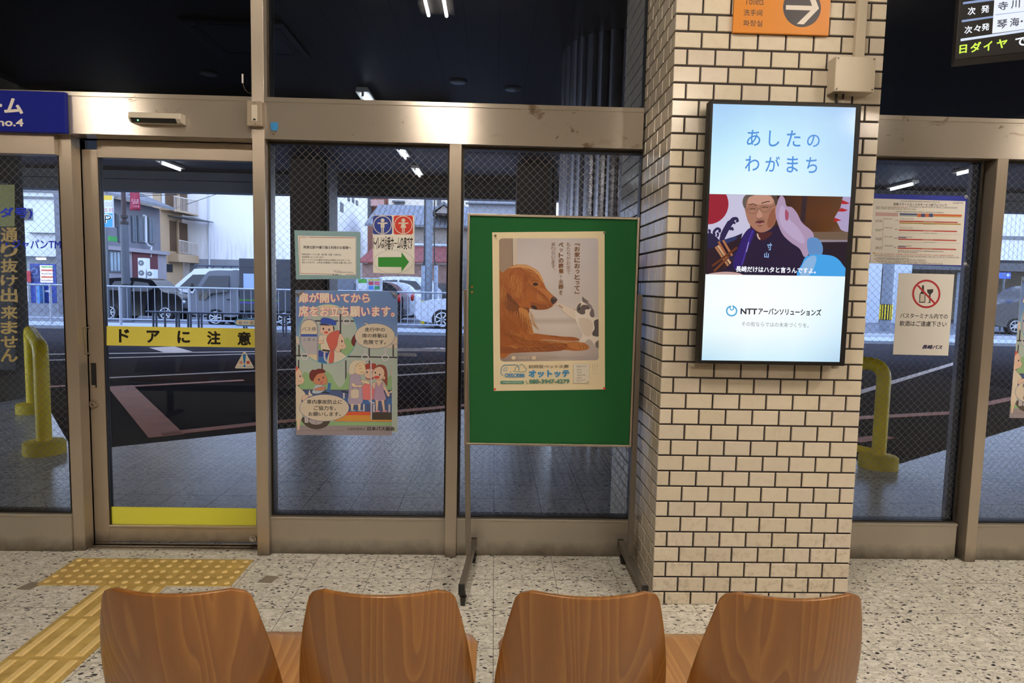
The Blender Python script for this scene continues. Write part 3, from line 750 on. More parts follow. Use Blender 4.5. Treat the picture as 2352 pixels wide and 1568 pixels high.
mb = MB(); mb.box(ca, cb, 2.828, PY0-.0005, v1+.0005, CEIL-.001); tag(obj('cable_duct', mb, IV, bevel=.003), 'ivory cable duct running up the pillar from the junction box', 'cable duct')

# ================================================================== SMALL FITTINGS ON THE FRAME
ph = YP(YW); IVS = plain('sensor_ivory', '#d8cdbb', .35, 0, .03)
sn = thing('door_sensor', 'ivory motion sensor bar on the header over the sliding door', 'sensor', (A(370, 275, YW).x, YW, 2.2))
u0, v1 = ph.uv(309, 262); u1, v0 = ph.uv(428, 289)
mb = MB()
mb.prism([(u0, YW-.002, v1), (u0, YW-.058, v1-.004), (u0, YW-.062, v0+.019), (u0, YW-.045, v0), (u0, YW-.002, v0)], (u1-u0, 0, 0)); obj('housing', mb, IVS, sn, bevel=.004)
mb = MB(); mb.prism([(u0+.012, YW-.0635, v0+.018), (u0+.012, YW-.0465, v0-.001), (u0+.012, YW-.0455, v0), (u0+.012, YW-.0625, v0+.019)], (u1-u0-.035, 0, 0)); obj('lens_strip', mb, BLK, sn)
mb = MB(); p = Vector((u0+.045, YW-.056, v0+.008)); mb.ball(p, .0035, 10, 6); obj('indicator_led', mb, glow('led_green', (.05, 1, .25), 3), sn)
sw = thing('switch_box', 'beige metal switch box on the centre post at header height', 'switch box', (A(592, 265, YW).x, YW, 2.2))
u0, v1 = ph.uv(573, 236); u1, v0 = ph.uv(608, 294)
mb = MB(); mb.box(u0, u1, YW-.04, YW, v0, v1); obj('box_body', mb, plain('switch_box_beige', '#a59783', .4, .2), sw, bevel=.004)
mb = MB(); cx = (u0+u1)/2+.004; mb.box(cx-.016, cx+.012, YW-.043, YW-.04, v0+.022, v1-.020); obj('switch_plate', mb, IVS, sw, bevel=.001)
mb = MB(); mb.box(cx-.008, cx+.004, YW-.0445, YW-.043, v0+.026, v0+.034); obj('switch_lever', mb, BLK, sw)
for z in (v0+.010, v1-.010): mb = MB(); mb.cyl((cx, YW-.0415, z), (cx, YW-.04, z), .004, None, 10); obj('screw', mb, SCR, sw)
hk = thing('adhesive_hook', 'small blue adhesive hook at the left end of the middle header', 'hook', (A(630, 292, YW).x, YW, 2.16))
u0, v1 = ph.uv(622, 281); u1, v0 = ph.uv(639, 302)
BLU = plain('hook_blue', '#2f86c2', .35)
mb = MB(); mb.prism([(u0, YW, v1), (u1, YW, v1), (u1, YW, v0+.014), (u1-.008, YW, v0), (u0+.008, YW, v0), (u0, YW, v0+.014)], (0, -.006, 0)); obj('hook_plate', mb, BLU, hk, bevel=.002)
mb = MB(); cx = (u0+u1)/2; mb.tube([(cx, YW-.006, v0+.004), (cx, YW-.010, v0-.008), (cx, YW-.014, v0-.018), (cx, YW-.022, v0-.014)], .003, 8); obj('hook_prong', mb, plain('hook_prong_brass', '#7a6a4a', .35, .7), hk, smooth=40)
# loose wire with a white tag, upper left light
pw = YP(3.38); mb = MB(); mb.tube([pw.P(*p) for p in ((578, 214), (570, 213), (563, 206), (559, 196), (558, 190))], .0022, 6); wt = thing('loose_wire', 'short brown wire with a white tag beside the top of the centre post', 'wire', tuple(pw.P(578, 214)))
obj('wire', mb, plain('wire_brown', '#4a3423', .5), wt, smooth=40)
mb = MB(); mb.pbox(pw, 555.5, 170, 559.5, 191, 0, .003); obj('tag', mb, PAPER, wt)
# ================================================================== LIT SCREEN CONTENT
S = Print(YP(YV), 1580, 220, 2.45, d=.0004, slope=.024, lean=-.045)
def bil(q, u, v): return tuple((q[0][a]*(1-u)+q[1][a]*u)*(1-v)+(q[3][a]*(1-u)+q[2][a]*u)*v for a in (0, 1))
def qgrid(S, q, rows):
    """printed colour grid: rows of hex colours spread over the quad"""
    nr, nc = len(rows)-1, len(rows[0])-1
    for j in range(nr):
        for i in range(nc):
            S.poly([bil(q, i/nc, j/nr), bil(q, (i+1)/nc, j/nr), bil(q, (i+1)/nc, (j+1)/nr), bil(q, i/nc, (j+1)/nr)], None, [rows[j][i], rows[j][i+1], rows[j+1][i+1], rows[j+1][i]])
            S.d -= S.step
    S.d += S.step
qgrid(S, [(142, 45), (945, 66), (916, 568), (121, 552)], [['#9fcaf3', '#b4dcfa', '#b4dafa', '#9cc3f0'], ['#b0dcfa', '#c6eefd', '#c2e8fd', '#9fcbf3'], ['#c8f0fd', '#d9f6fe', '#cdeefe', '#b3daf8'], ['#dcf9ff', '#e6fbff', '#d8f3ff', '#c4e4fc']])
qgrid(S, [(99, 1002), (885, 1016), (853, 1497), (77, 1487)], [['#f4feff', '#fbffff', '#f6feff', '#e6f8ff'], ['#f6ffff', '#fdffff', '#f8ffff', '#e0f6ff'], ['#eafcff', '#f6ffff', '#effdff', '#d2ecfc'], ['#bfe3f6', '#d4f2fd', '#d2f0fd', '#b4d6ee']])
BT = '#4a8fdc'
for ch, x0, y0, x1, y1 in (('あ', 332, 192, 408, 282), ('し', 455, 196, 515, 286), ('た', 556, 195, 634, 287), ('の', 670, 218, 742, 288), ('わ', 322, 338, 402, 425), ('が', 436, 340, 516, 427), ('ま', 556, 340, 620, 432), ('ち', 664, 346, 728, 434)):
    S.text(ch, x0, y0, x1, y1, BT, .008)
S.ring(246, 1210, 28, 27, 8, '#4aa7d8'); S.ring(247, 1192, 10, 13, 6, '#4aa7d8', 20); S.poly(S.el(246, 1181, 5, 5), '#f8ffff')
S.text('NTT', 296, 1196, 390, 1229, '#2b2a3a', .035); S.text('アーバンソリューションズ', 396, 1196, 750, 1234, '#2b2a3a', .03)
S.text('その街ならではの未来づくりを。', 303, 1274, 680, 1300, '#7f8691')
# the film still in the middle of the screen
S.fr(1610, 440, 6.72)
qd = [(130, 38), (2308, 80), (2222, 1308), (75, 1275)]; S.conv = qd
S.poly(qd, '#3a1d10')
S.poly([(100, 38), (720, 50), (760, 560), (560, 820), (430, 800), (80, 1000)], '#c3bfd9')
S.ell(110, 190, 315, 315, '#93152e')
S.poly([(90, 640), (160, 640), (240, 700), (290, 760), (520, 690), (640, 640), (560, 1000), (70, 1270)], '#1d1840')
for pts, wd in (([(110, 600), (135, 600), (130, 640)], 34), ([(210, 680), (200, 620), (250, 570), (290, 590), (280, 630)], 40), ([(320, 760), (340, 680), (400, 560), (480, 440), (540, 415), (565, 450), (540, 470)], [80, 90, 90, 60, 50, 40, 26]), ([(440, 590), (480, 560), (490, 600)], 34), ([(470, 500), (510, 470), (520, 500)], 30), ([(250, 700), (265, 650), (240, 640)], 30)): S.line(pts, wd, '#241d4a', sm=True)
S.poly([(80, 900), (240, 840), (560, 700), (620, 700), (560, 900), (420, 1000), (300, 1280), (70, 1280)], '#241021')
S.poly([(300, 760), (540, 690), (560, 730), (400, 800)], '#26305f')
for a, b, c in (((225, 850), (430, 1160), '#a9744e'), ((260, 830), (470, 1130), '#c79d78'), ((270, 770), (400, 1000), '#9c5a3a'), ((340, 750), (480, 990), '#a86a45'), ((170, 1150), (560, 860), '#5e2e17'), ((200, 1230), (430, 1000), '#6e3a1e')): S.line([a, b], 34, c)
# brown room, pale flag and counter on the right
qgrid(S, [(1180, 60), (2310, 80), (2260, 640), (1180, 620)], [['#2b150c', '#4a2412', '#4f2a14', '#54301c'], ['#2e1710', '#4f2912', '#5a3013', '#5a3a22'], ['#2a1a1a', '#3a2016', '#58300f', '#6a5140']])
S.poly([(1560, 70), (1640, 72), (1600, 470), (1530, 460)], '#2a1a26')
S.poly([(2190, 78), (2310, 80), (2280, 640), (2160, 590), (2060, 400), (2150, 250)], '#a89ac0')
for pts in ([(2180, 130), (2300, 180), (2230, 195), (2160, 190)], [(2160, 250), (2270, 285), (2200, 310), (2110, 305)], [(2060, 400), (2170, 445), (2050, 465)]): S.poly(pts, '#a81c22')
S.poly([(1650, 620), (2290, 620), (2270, 780), (1700, 790)], '#6b5647'); S.poly([(1700, 780), (2270, 765), (2250, 1310), (1700, 1300)], '#1d0f22'); S.poly([(1720, 740), (2270, 745), (2268, 775), (1720, 780)], '#8a7f8c')
# man in the dark happi coat
S.blob([(760, 560), (900, 640), (1180, 520), (1330, 700), (1560, 820), (1620, 1100), (1580, 1310), (380, 1290), (480, 1080), (570, 850), (640, 690)], '#1d0f33')
S.blob([(760, 570), (830, 600), (800, 720), (700, 950), (640, 1130), (520, 1200), (500, 1060), (580, 860), (660, 680)], '#2a1566')
S.line([(800, 600), (740, 760), (690, 930), (630, 1130)], 20, '#41309a', sm=True); S.line([(735, 780), (700, 930)], 9, '#b9b4da')
S.blob([(860, 640), (960, 640), (1090, 620), (1060, 690), (960, 750), (880, 730)], '#4a1a20'); S.line([(868, 650), (885, 705), (912, 735)], 22, '#c7a9a0', sm=True)
S.blob([(680, 80), (790, 20), (1100, 30), (1180, 150), (1180, 300), (1150, 460), (1090, 560), (990, 620), (900, 625), (810, 570), (735, 480), (700, 380), (670, 230)], '#a1705c')
S.blob([(790, 60), (1000, 50), (1120, 120), (1080, 190), (900, 200), (740, 190), (730, 120)], '#bd8d7c'); S.blob([(1080, 300), (1160, 260), (1140, 470), (1060, 560), (1020, 480)], '#8c5640')
S.blob([(640, 160), (670, 70), (760, 30), (860, 40), (740, 90), (700, 170), (690, 260), (660, 240)], '#5f534c'); S.blob([(1080, 50), (1160, 60), (1195, 180), (1160, 240), (1130, 150), (1100, 90)], '#4a3a34')
S.blob([(870, 330), (900, 280), (950, 370), (930, 420), (860, 410)], '#b88775'); S.line([(855, 400), (900, 418), (950, 395)], 10, '#7a4838', sm=True)
for pts in ([(740, 205), (800, 190), (860, 215)], [(930, 180), (1000, 160), (1060, 150)]): S.line(pts, 16, '#5a3a2e', sm=True)
for cx, cy in ((795, 270), (990, 245)):
    S.line([(cx-48, cy+5), (cx, cy-8), (cx+48, cy+4)], 12, '#3c2420', sm=True); S.line(S.el(cx, cy+15, 78, 55), 6, '#5d4a45', closed=True)
S.line([(870, 275), (915, 262)], 6, '#5d4a45'); S.line([(1065, 245), (1170, 190)], 7, '#4a3a36'); S.line([(717, 280), (680, 270)], 6, '#4a3a36')
S.blob([(840, 470), (900, 445), (975, 450), (960, 490), (870, 505)], '#5a2c2a'); S.line([(850, 488), (910, 498), (965, 478)], 14, '#b3747a', sm=True); S.line([(850, 440), (910, 425), (980, 432)], 16, '#86604f', sm=True); S.line([(880, 530), (940, 525)], 22, '#7f5040')
S.blob([(1140, 240), (1185, 200), (1200, 290), (1165, 370), (1140, 320)], '#a87562')
# badge characters, hands, blurred figure at right
S.text('寸', 1020, 790, 1095, 905, '#8fb6e6', .03); S.text('山', 975, 935, 1045, 1020, '#8fb6e6', .03)
S.blob([(140, 1262), (380, 1235), (600, 1260), (600, 1310), (120, 1300)], '#c09a96')
S.blob([(1190, 130), (1240, 60), (1290, 110), (1320, 220), (1400, 240), (1480, 330), (1560, 480), (1700, 600), (1740, 700), (1700, 900), (1600, 1010), (1520, 880), (1380, 780), (1260, 660), (1180, 480), (1150, 320)], '#a88fae')
S.blob([(1230, 230), (1290, 250), (1360, 420), (1500, 560), (1600, 740), (1560, 800), (1400, 700), (1260, 560), (1200, 400)], '#b5a0c2'); S.blob([(1300, 280), (1350, 330), (1340, 440), (1300, 420)], '#a04a62')
S.blob([(1640, 740), (1800, 720), (1880, 860), (1840, 1000), (1680, 1000)], '#5d8ac0'); S.blob([(1560, 1110), (1640, 990), (1840, 970), (2050, 1000), (2180, 1120), (2240, 1320), (1520, 1320)], '#3f9fe4')
S.blob([(1570, 1120), (1680, 1000), (1780, 1010), (1740, 1180), (1650, 1310), (1530, 1310)], '#86b0dd')
S.text('長崎だけはハタと言うんですよ。', 538, 1160, 1772, 1252, '#f4f6ff', .03)
S.conv = None
so = obj('screen_image', S, SCREEN, tv, color=True)

# ================================================================== DEPARTURE DISPLAY, upper right
th = math.radians(27); y0_ = 2.5; p0 = A(2199, 60, y0_); pd = Pl(p0, (math.cos(th), -math.sin(th), 0))
ub = pd.uv(2199, 137)[1]
dd = thing('departure_display', 'black bus departure display board hanging at the top right', 'departure display', tuple(p0))
mb = MB(); mb.ubox(pd, 0, ub, 1.25, ub+.62, -.09, 0); obj('display_case', mb, BEZ, dd, bevel=.003)
for u in (.3, .95): mb = MB(); mb.ubox(pd, u-.015, ub+.62, u+.015, CEIL-p0.z-.001, -.06, -.03); obj('hanger', mb, ST_D, dd)
S = Print(pd, 1500, 0, 2.7606, d=.0004, slope=-.13, lean=-.06)
for pts, c in (([(1965, 14), (2170, -14), (2170, 2), (1965, 28)], '#7d93bd'), ([(1957, 128), (2160, 100), (2160, 112), (1957, 142)], '#7d93bd'), ([(1950, 246), (2400, 181), (2400, 196), (1950, 262)], '#c9d6ef'), ([(2165, -20), (2420, -58), (2420, 176), (2150, 213)], '#dfe6f6'), ([(2170, 92), (2420, 62), (2420, 66), (2170, 98)], '#9fb0cf')): S.poly(pts, c)
W_ = '#eef3ff'
S.text('次', 1995, 45, 2045, 95, W_, .02); S.text('発', 2080, 33, 2132, 82, W_, .02); S.text('次', 1974, 165, 2024, 213, W_, .02); S.text('々', 2034, 158, 2078, 202, W_, .02); S.text('発', 2083, 148, 2133, 194, W_, .02)
S.text('寺', 2187, 10, 2250, 64, '#39404f', .02); S.text('川', 2270, 0, 2326, 52, '#39404f', .02); S.text('琴', 2180, 125, 2245, 182, '#39404f', .02); S.text('海', 2262, 112, 2322, 168, '#39404f', .02); S.text('・', 2330, 128, 2345, 142, '#39404f')
for ch, x0, y0, x1, y1 in (('日', 1942, 284, 1990, 338), ('ダ', 2012, 268, 2080, 330), ('イ', 2095, 262, 2150, 322), ('ヤ', 2178, 248, 2246, 306)): S.text(ch, x0, y0, x1, y1, '#c8f03a', .03)
S.text('で', 2295, 236, 2370, 292, W_, .03)
obj('lit_face', S, LEDTXT, dd, color=True)

# ================================================================== ORANGE TOILET SIGN
ps = YP(PY0-.004)
ts = thing('toilet_sign', 'orange toilets sign with a white arrow, at the top of the pillar', 'sign', (1.2, PY0, 2.6))
ORG = plain('sign_orange', '#d8851b', .4, 0, .03); u0, v0 = ps.uv(1681, 76.5); u1, _ = ps.uv(1901, 79)
mb = MB(); mb.box(u0, u1, PY0-.014, PY0-.0005, v0, v0+.30); obj('panel', mb, ORG, ts, bevel=.002)
S = Print(YP(PY0-.014), d=.0003, slope=.024, lean=-.04)
S.text('Toilets', 1711, -7, 1754, 11, '#3a2f28'); S.text('洗手间', 1708, 22, 1751, 36.5, '#3a2f28', .008); S.text('화장실', 1707, 46.5, 1751, 60.5, '#3a2f28', .008)
S.ell(1842, 17.5, 43.5, 45, '#332b31'); S.line([(1805, 17), (1872, 19)], 10.5, '#e2d8cc')
S.poly([(1856, -13), (1866, -21), (1881, 19.5), (1846, 56), (1830, 55), (1867, 19)], '#e2d8cc')
obj('lettering', S, INK, ts, color=True)

# ================================================================== BLUE PLATFORM SIGN
yb = YW-.03; pbn = YP(yb); u1, v1 = pbn.uv(148, 211); _, v0 = pbn.uv(148, 305.5)
bs = thing('platform_sign', 'deep blue platform number sign on the header at the left edge', 'sign', (u1-.4, YW, 2.2))
mb = MB(); mb.box(-3.35, u1, yb, YW-.0045, v0, v1); obj('panel', mb, plain('sign_blue', '#0d1c86', .5, 0, .05, 6, .25), bs, bevel=.002)
S = Print(pbn, d=.0003, slope=.02)
S.text('ーム', -36, 225, 53.5, 261, '#eee6da', .04); S.text('no.4', -5, 272, 54, 290, '#eee6da', .03)
obj('lettering', S, INK_G, bs, color=True)
# blue lettering on the left window, yellow caution band and door stickers
pg = YP(YG)
def decal(name, label, cat, S, mt=INK_G, group=None): return tag(obj(name, S, mt, color=True), label, cat, group)
S = Print(pg, d=.0003); S.text('ンダ号)', -31, 476, 75, 503, '#1c3ad8', .03); decal('window_lettering', 'blue window lettering in the left light, upper short line ending in a bracket', 'window lettering', S)
S = Print(pg, d=.0003); S.text('オ・ジャパンTM', -15, 550, 140, 572.5, '#1c3ad8', .02); decal('window_lettering', 'blue window lettering in the left light, lower line ending in TM', 'window lettering', S)
pdg = YP(YD+.02)
YEL = '#ece060'
S = Print(pdg, 220, 600, 6.03, d=.0004, slope=.008); S.poly([(150, 894), (2206, 931), (2206, 1194), (150, 1164)], YEL)
for ch, x0, y0, x1, y1 in (('ド', 320, 938, 466, 1124), ('ア', 702, 957, 886, 1128), ('に', 1130, 960, 1306, 1134), ('注', 1541, 964, 1730, 1152), ('意', 1962, 974, 2150, 1162)): S.text(ch, x0, y0, x1, y1, '#15120c', .036)
decal('caution_band', 'yellow caution band with black characters across the sliding door glass', 'caution band', S)
S = Print(pdg, d=.0004); S.poly([(244, 1163), (589, 1167), (589, 1208.5), (244, 1208)], '#f0ee50')
decal('floor_band', 'plain yellow-green band along the bottom of the sliding door glass', 'caution band', S)
S = Print(pdg, 220, 600, 6.03, d=.0004, slope=.01); S.poly([(1908, 846), (1952, 793), (2215, 797), (2215, 903), (1952, 894)], '#2f86c8'); S.poly([(1928, 846), (1960, 808), (2215, 812), (2215, 888), (1960, 880)], '#e8dfd2')
S.text('自', 1985, 826, 2020, 870, '#4a4a48'); S.text('動', 2140, 828, 2185, 874, '#4a4a48'); S.ring(2078, 849, 34, 9, 6, '#2f86c8'); decal('arrow_sticker', 'small white arrow sticker with a blue edge above the caution band', 'sticker', S)
S = Print(pdg, 220, 600, 6.03, d=.0004)
S.poly([(2048, 1250), (2070, 1250), (2192, 1468), (2182, 1482), (1938, 1482), (1928, 1468)], '#e6dccb'); S.poly([(2036, 1298), (2044, 1286), (2074, 1286), (2082, 1298), (2068, 1415), (2050, 1415)], '#2a7fc2'); S.ell(2060, 1448, 17, 17, '#2a7fc2')
S.text('注', 1985, 1378, 2036, 1420, '#c23a2c', .03); S.text('意', 2084, 1378, 2136, 1422, '#c23a2c', .03); S.squig(1944, 2035, 1458, 16, '#4a88b8', 3); S.squig(2088, 2180, 1460, 16, '#4a88b8', 4)
decal('triangle_sticker', 'white triangular caution sticker with a blue exclamation mark on the sliding door', 'sticker', S)

# ================================================================== LAMINATED NOTICE, TOILET NOTICE
def poster(name, label, cat, pl, quad, mt=PAPER, th=.0005, d0=0.0, group=None):
    c = pl.P((quad[0][0]+quad[2][0])/2, (quad[0][1]+quad[2][1])/2)
    t = thing(name, label, cat, tuple(c), group); obj('sheet', sheet(pl, quad, d0, d0+th), mt, t); return t
LAM = plain('tape_teal', '#8fb1b8', .3, 0, .08, 20)
t = poster('paper_notice', 'white notice framed with pale teal tape on the middle window', 'notice', pg, [(676, 528.5), (828, 532.5), (827.5, 640), (680, 641.5)], LAM, .0004, .0002)
mb = sheet(pg, [(684.5, 541), (818, 544), (818, 631.8), (688, 630.8)], .0007, .0012); obj('paper', mb, PAPER, t)
S = Print(pg, 600, 400, 4.9, d=.0014, slope=.012, lean=.02)
R_ = '#b8605a'
S.line([(540, 710), (1065, 716)], 6, R_); S.line([(430, 709), (450, 709)], 6, R_); S.line([(432, 708), (438, 1115)], 4, R_); S.line([(1064, 716), (1062, 1130)], 3, R_); S.line([(436, 1115), (795, 1124)], 5, R_); S.line([(955, 1127), (1062, 1130)], 5, R_)
S.text('お知らせ', 456, 697, 528, 719, R_)
S.text('時津北部TM乗り換え利用のお客様へ', 478, 806, 1012, 842, '#2d2a28', .02)
for i, tx in enumerate(('時津北部ターミナル発　桜の里・伝里・大串行は、', '定刻発車となっております。', '当ターミナルでのお乗換え利用のお客様におかれましては、', '恐れ入りますが、お早目の到着便のご利用をお願い致します。')):
    S.text(tx, 460, (893, 922, 955, 984)[i], (905, 708, 1005, 1026)[i], (914, 944, 976, 1006)[i], '#3b3735', .01)
S.squig(815, 890, 1086, 9, '#6a6460', 5); S.squig(815, 1040, 1100, 9, '#6a6460', 6); S.squig(850, 1040, 1108, 7, '#6a6460', 7); S.ell(811, 1129, 8, 8, '#7a2a26'); S.text('長崎バス', 828, 1122, 900, 1137, '#3b3735', .03)
obj('print', S, INK, t, color=True)
t = poster('toilet_notice', 'white toilet notice with blue and red figures and a green arrow', 'notice', pg, [(856, 494), (952, 494), (952, 629.8), (857, 626.5)], PAPER, .0004, .0002)
S = Print(pg, 600, 400, 4.9, d=.0008)
for x0, c in ((1257, '#1f3c9c'), (1491, '#dd3a26')):
    cx = x0+109; S.rrect(x0, 466, x0+217, 677, 22, c); S.ring(cx-1, 570, 99, 99, 9, '#ece2d4'); S.ell(cx, 519, 22, 22, '#ece2d4'); S.poly([(cx-56, 543), (cx+56, 543), (cx+56, 559), (cx-56, 559)], '#ece2d4')
    if x0 < 1300: S.poly([(cx-21, 545), (cx+21, 545), (cx+23, 600), (cx-23, 600)], '#ece2d4')
    else: S.poly([(cx-14, 545), (cx+14, 545), (cx+34, 603), (cx-34, 603)], '#ece2d4')
    for q_ in (-1, 1): S.poly([(cx+q_*3, 600), (cx+q_*15, 600), (cx+q_*14, 661), (cx+q_*4, 661)], '#ece2d4')
for ch, x0, y0, x1, y1 in (('ト', 1262, 714, 1287, 842), ('イ', 1284, 708, 1314, 844), ('レ', 1316, 712, 1346, 838), ('は', 1348, 710, 1384, 836), ('番', 1420, 704, 1458, 850), ('ホ', 1458, 708, 1494, 846), ('ー', 1498, 772, 1528, 784), ('ム', 1530, 712, 1564, 842), ('の', 1566, 716, 1600, 836), ('奥', 1602, 704, 1640, 850), ('で', 1640, 718, 1672, 838), ('す', 1674, 704, 1706, 846)): S.text(ch, x0, y0, x1, y1, '#2b2724', .02)
S.ring(1404, 776, 15, 76, 5, '#2b2724'); S.text('5', 1396, 738, 1412, 814, '#2b2724', .03)
S.ring(1490, 984, 224, 132, 2.5, '#8f9a88'); S.poly([(1316, 934), (1579, 932), (1579, 876), (1664, 988), (1579, 1098), (1579, 1044), (1317, 1042)], '#2b9130')
obj('print', S, INK, t, color=True)

# ================================================================== BUS MANNERS POSTER
t = poster('bus_manners_poster', 'colourful cartoon bus passengers poster below the two notices on the middle window', 'poster', pg, [(679, 666), (913, 668.5), (913, 992.6), (682, 990)], PAPER, .0004, .0002)
S = Print(pg, 670, 660, 8.254, d=.0008, slope=.004)
K = '#3f3656'; SK = '#e6c6ae'; CR = '#ded0bc'
full = [(78, 52), (2004, 72), (2004, 2742), (100, 2722)]; S.conv = full
S.poly(full, '#b3c2bb')
S.vgrad(60, 2020, [(40, '#6a8ecb'), (600, '#6788c4'), (935, '#7ea0d2')])
S.rect(60, 930, 2020, 1055, '#dccfbc'); S.rect(60, 1055, 2020, 1085, '#c9b8b4'); S.rect(1760, 1085, 2020, 1145, '#dccfbc')
for x in (140, 1470, 1925): S.line([(x, 1085), (x, 1310)], 26, '#372c3a')
S.line([(60, 1290), (2020, 1326)], 26, '#372c3a')
S.fr(670, 820, 8.712)
for x, y0, y1 in ((140, 0, 640), (610, 100, 660), (1085, 60, 670), (1555, 0, 400), (2030, 0, 660)): S.line([(x, y0), (x, y1)], 26, '#372c3a')
for pts in ([(150, 650), (160, 540), (230, 320), (300, 300), (370, 360), (560, 560), (580, 655)], [(640, 655), (660, 330), (720, 290), (800, 360), (860, 480), (960, 600), (1060, 500), (1130, 300), (1145, 655)], [(1895, 655), (1900, 480), (1960, 370), (2010, 420), (2012, 655)]): S.blob(pts, '#93b886')
S.rect(90, 655, 2130, 1110, '#46598a'); S.line([(90, 650), (2130, 668)], 12, '#372c55')
for x0, y0, x1, y1 in ((1050, 825, 1160, 940), (1400, 828, 1660, 940), (1895, 828, 2130, 945)): S.rect(x0, y0, x1, y1, '#3f6cb2')
S.line([(760, 515), (735, 700)], 60, '#3f6fb4')
for a, b in (((490, 680), (750, 715)), ((1003, 684), (1130, 706)), ((1510, 690), (1655, 712)), ((2026, 700), (2130, 718))): S.line([a, b], 26, '#1f1a22')
for x, y0, y1 in ((1045, 715, 830), (1445, 940, 1085), (1645, 940, 1100), (1955, 945, 1100)): S.line([(x, y0), (x, y1)], 34, '#cfc8cf')
S.line([(1545, 720), (1550, 850), (1600, 905), (1660, 915)], 30, '#cfc8cf', sm=True); S.line([(2070, 725), (2062, 860), (2120, 910)], 30, '#cfc8cf', sm=True)
S.rect(1060, 1090, 1590, 1165, '#de5d3e'); S.rect(850, 1160, 2130, 1290, '#d99a42'); S.rect(1605, 1105, 2130, 1252, '#3d352d')
S.rect(90, 1290, 2130, 1370, '#90b983'); S.rect(90, 1365, 2130, 1560, '#9a8f97'); S.line([(850, 1286), (2130, 1294)], 8, '#7a6a98')
S.blob([(190, 1250), (300, 1180), (700, 1180), (770, 1270), (700, 1380), (560, 1435), (430, 1435), (300, 1380)], '#4a4038'); S.ell(490, 1270, 145, 78, '#b3a9ac'); S.ring(490, 1305, 22, 22, 5, '#6a6280')
S.poly([(255, 1180), (340, 1180), (335, 1310), (262, 1312)], '#c4bcc0')
# grandmother, passengers, girl with long hair
S.bob([(1410, 600), (1500, 520), (1640, 610), (1660, 830), (1400, 830)], '#e57e80'); S.blob([(1460, 330), (1470, 160), (1560, 125), (1690, 140), (1660, 260), (1640, 430), (1500, 440)], '#a63c30'); S.bob([(1480, 255), (1560, 235), (1640, 260), (1620, 400), (1540, 430), (1480, 400), (1455, 350)], SK)
S.ell(1510, 300, 14, 22, K); S.ell(1620, 300, 12, 20, K)
S.bob([(1180, 350), (1330, 330), (1390, 450), (1420, 720), (1400, 930), (1145, 935), (1140, 720), (1160, 480)], '#b3a3bb'); S.bob([(1160, 340), (1145, 230), (1180, 120), (1290, 40), (1400, 30), (1480, 80), (1470, 130), (1380, 110), (1290, 160), (1280, 260), (1250, 330)], '#e0d4be')
S.bob([(1290, 170), (1380, 105), (1450, 130), (1485, 260), (1450, 330), (1380, 355), (1290, 330), (1265, 280)], '#ead2ae'); S.line([(1340, 180), (1390, 165)], 6, K); S.line([(1355, 240), (1380, 222), (1410, 235)], 6, K, sm=True); S.line([(1375, 300), (1405, 305), (1430, 285)], 6, K, sm=True)
S.bob([(1200, 520), (1260, 525), (1290, 560), (1400, 560), (1400, 595), (1240, 595), (1205, 570)], '#ead2ae'); S.bob([(1395, 460), (1500, 470), (1560, 510), (1545, 540), (1400, 500)], '#ead2ae')
S.rrect(1185, 645, 1345, 820, 40, '#e0d2bd'); S.line([(1215, 650), (1220, 580)], 6, K); S.line([(1330, 650), (1320, 590)], 6, K)
for x in (1210, 1355): S.poly([(x-28, 935), (x+28, 935), (x+18, 1065), (x-18, 1065)], '#ead2ae'); S.ell(x+18, 1068, 55, 14, '#9fb4cf')
S.blob([(1660, 260), (1700, 170), (1780, 145), (1880, 190), (1915, 330), (1910, 570), (1850, 500), (1800, 420), (1760, 200)], '#8d4636')
S.bob([(1690, 210), (1780, 190), (1850, 270), (1840, 400), (1750, 455), (1660, 430), (1610, 350), (1640, 260)], SK); S.bob([(1840, 390), (1870, 385), (1865, 440), (1830, 440)], SK)
S.ell(1675, 310, 14, 22, K); S.ell(1762, 350, 15, 20, K); S.ell(1706, 402, 58, 30, '#d9504a')
S.bob([(1700, 460), (1790, 460), (1830, 520), (1960, 740), (1920, 780), (1830, 620), (1690, 620), (1640, 630), (1610, 540), (1660, 500)], SK); S.bob([(1690, 500), (1740, 590), (1810, 500), (1840, 660), (1880, 850), (1655, 855), (1665, 650)], '#b99ab8')
for x, dx in ((1705, 0), (1820, 30)): S.poly([(x-28, 858), (x+28, 858), (x+dx+16, 1075), (x+dx-16, 1075)], SK); S.ell(x+dx+14, 1080, 50, 16, '#dd8f90')
S.line([(1586, 0), (1594, 1245)], 26, '#d9d2da'); S.line([(1572, 0), (1580, 1245)], 4, '#6a5f86')
S.blob([(2005, 210), (2010, 140), (2130, 110), (2130, 250), (2050, 220)], '#c2703e'); S.bob([(2010, 220), (2130, 230), (2130, 430), (2060, 410), (1990, 350)], SK); S.ell(2065, 302, 14, 20, K); S.bob([(2000, 650), (2050, 520), (2140, 460), (2140, 640)], '#5a6cae'); S.bob([(1940, 700), (2060, 640), (2140, 630), (2140, 680), (1960, 720)], SK)
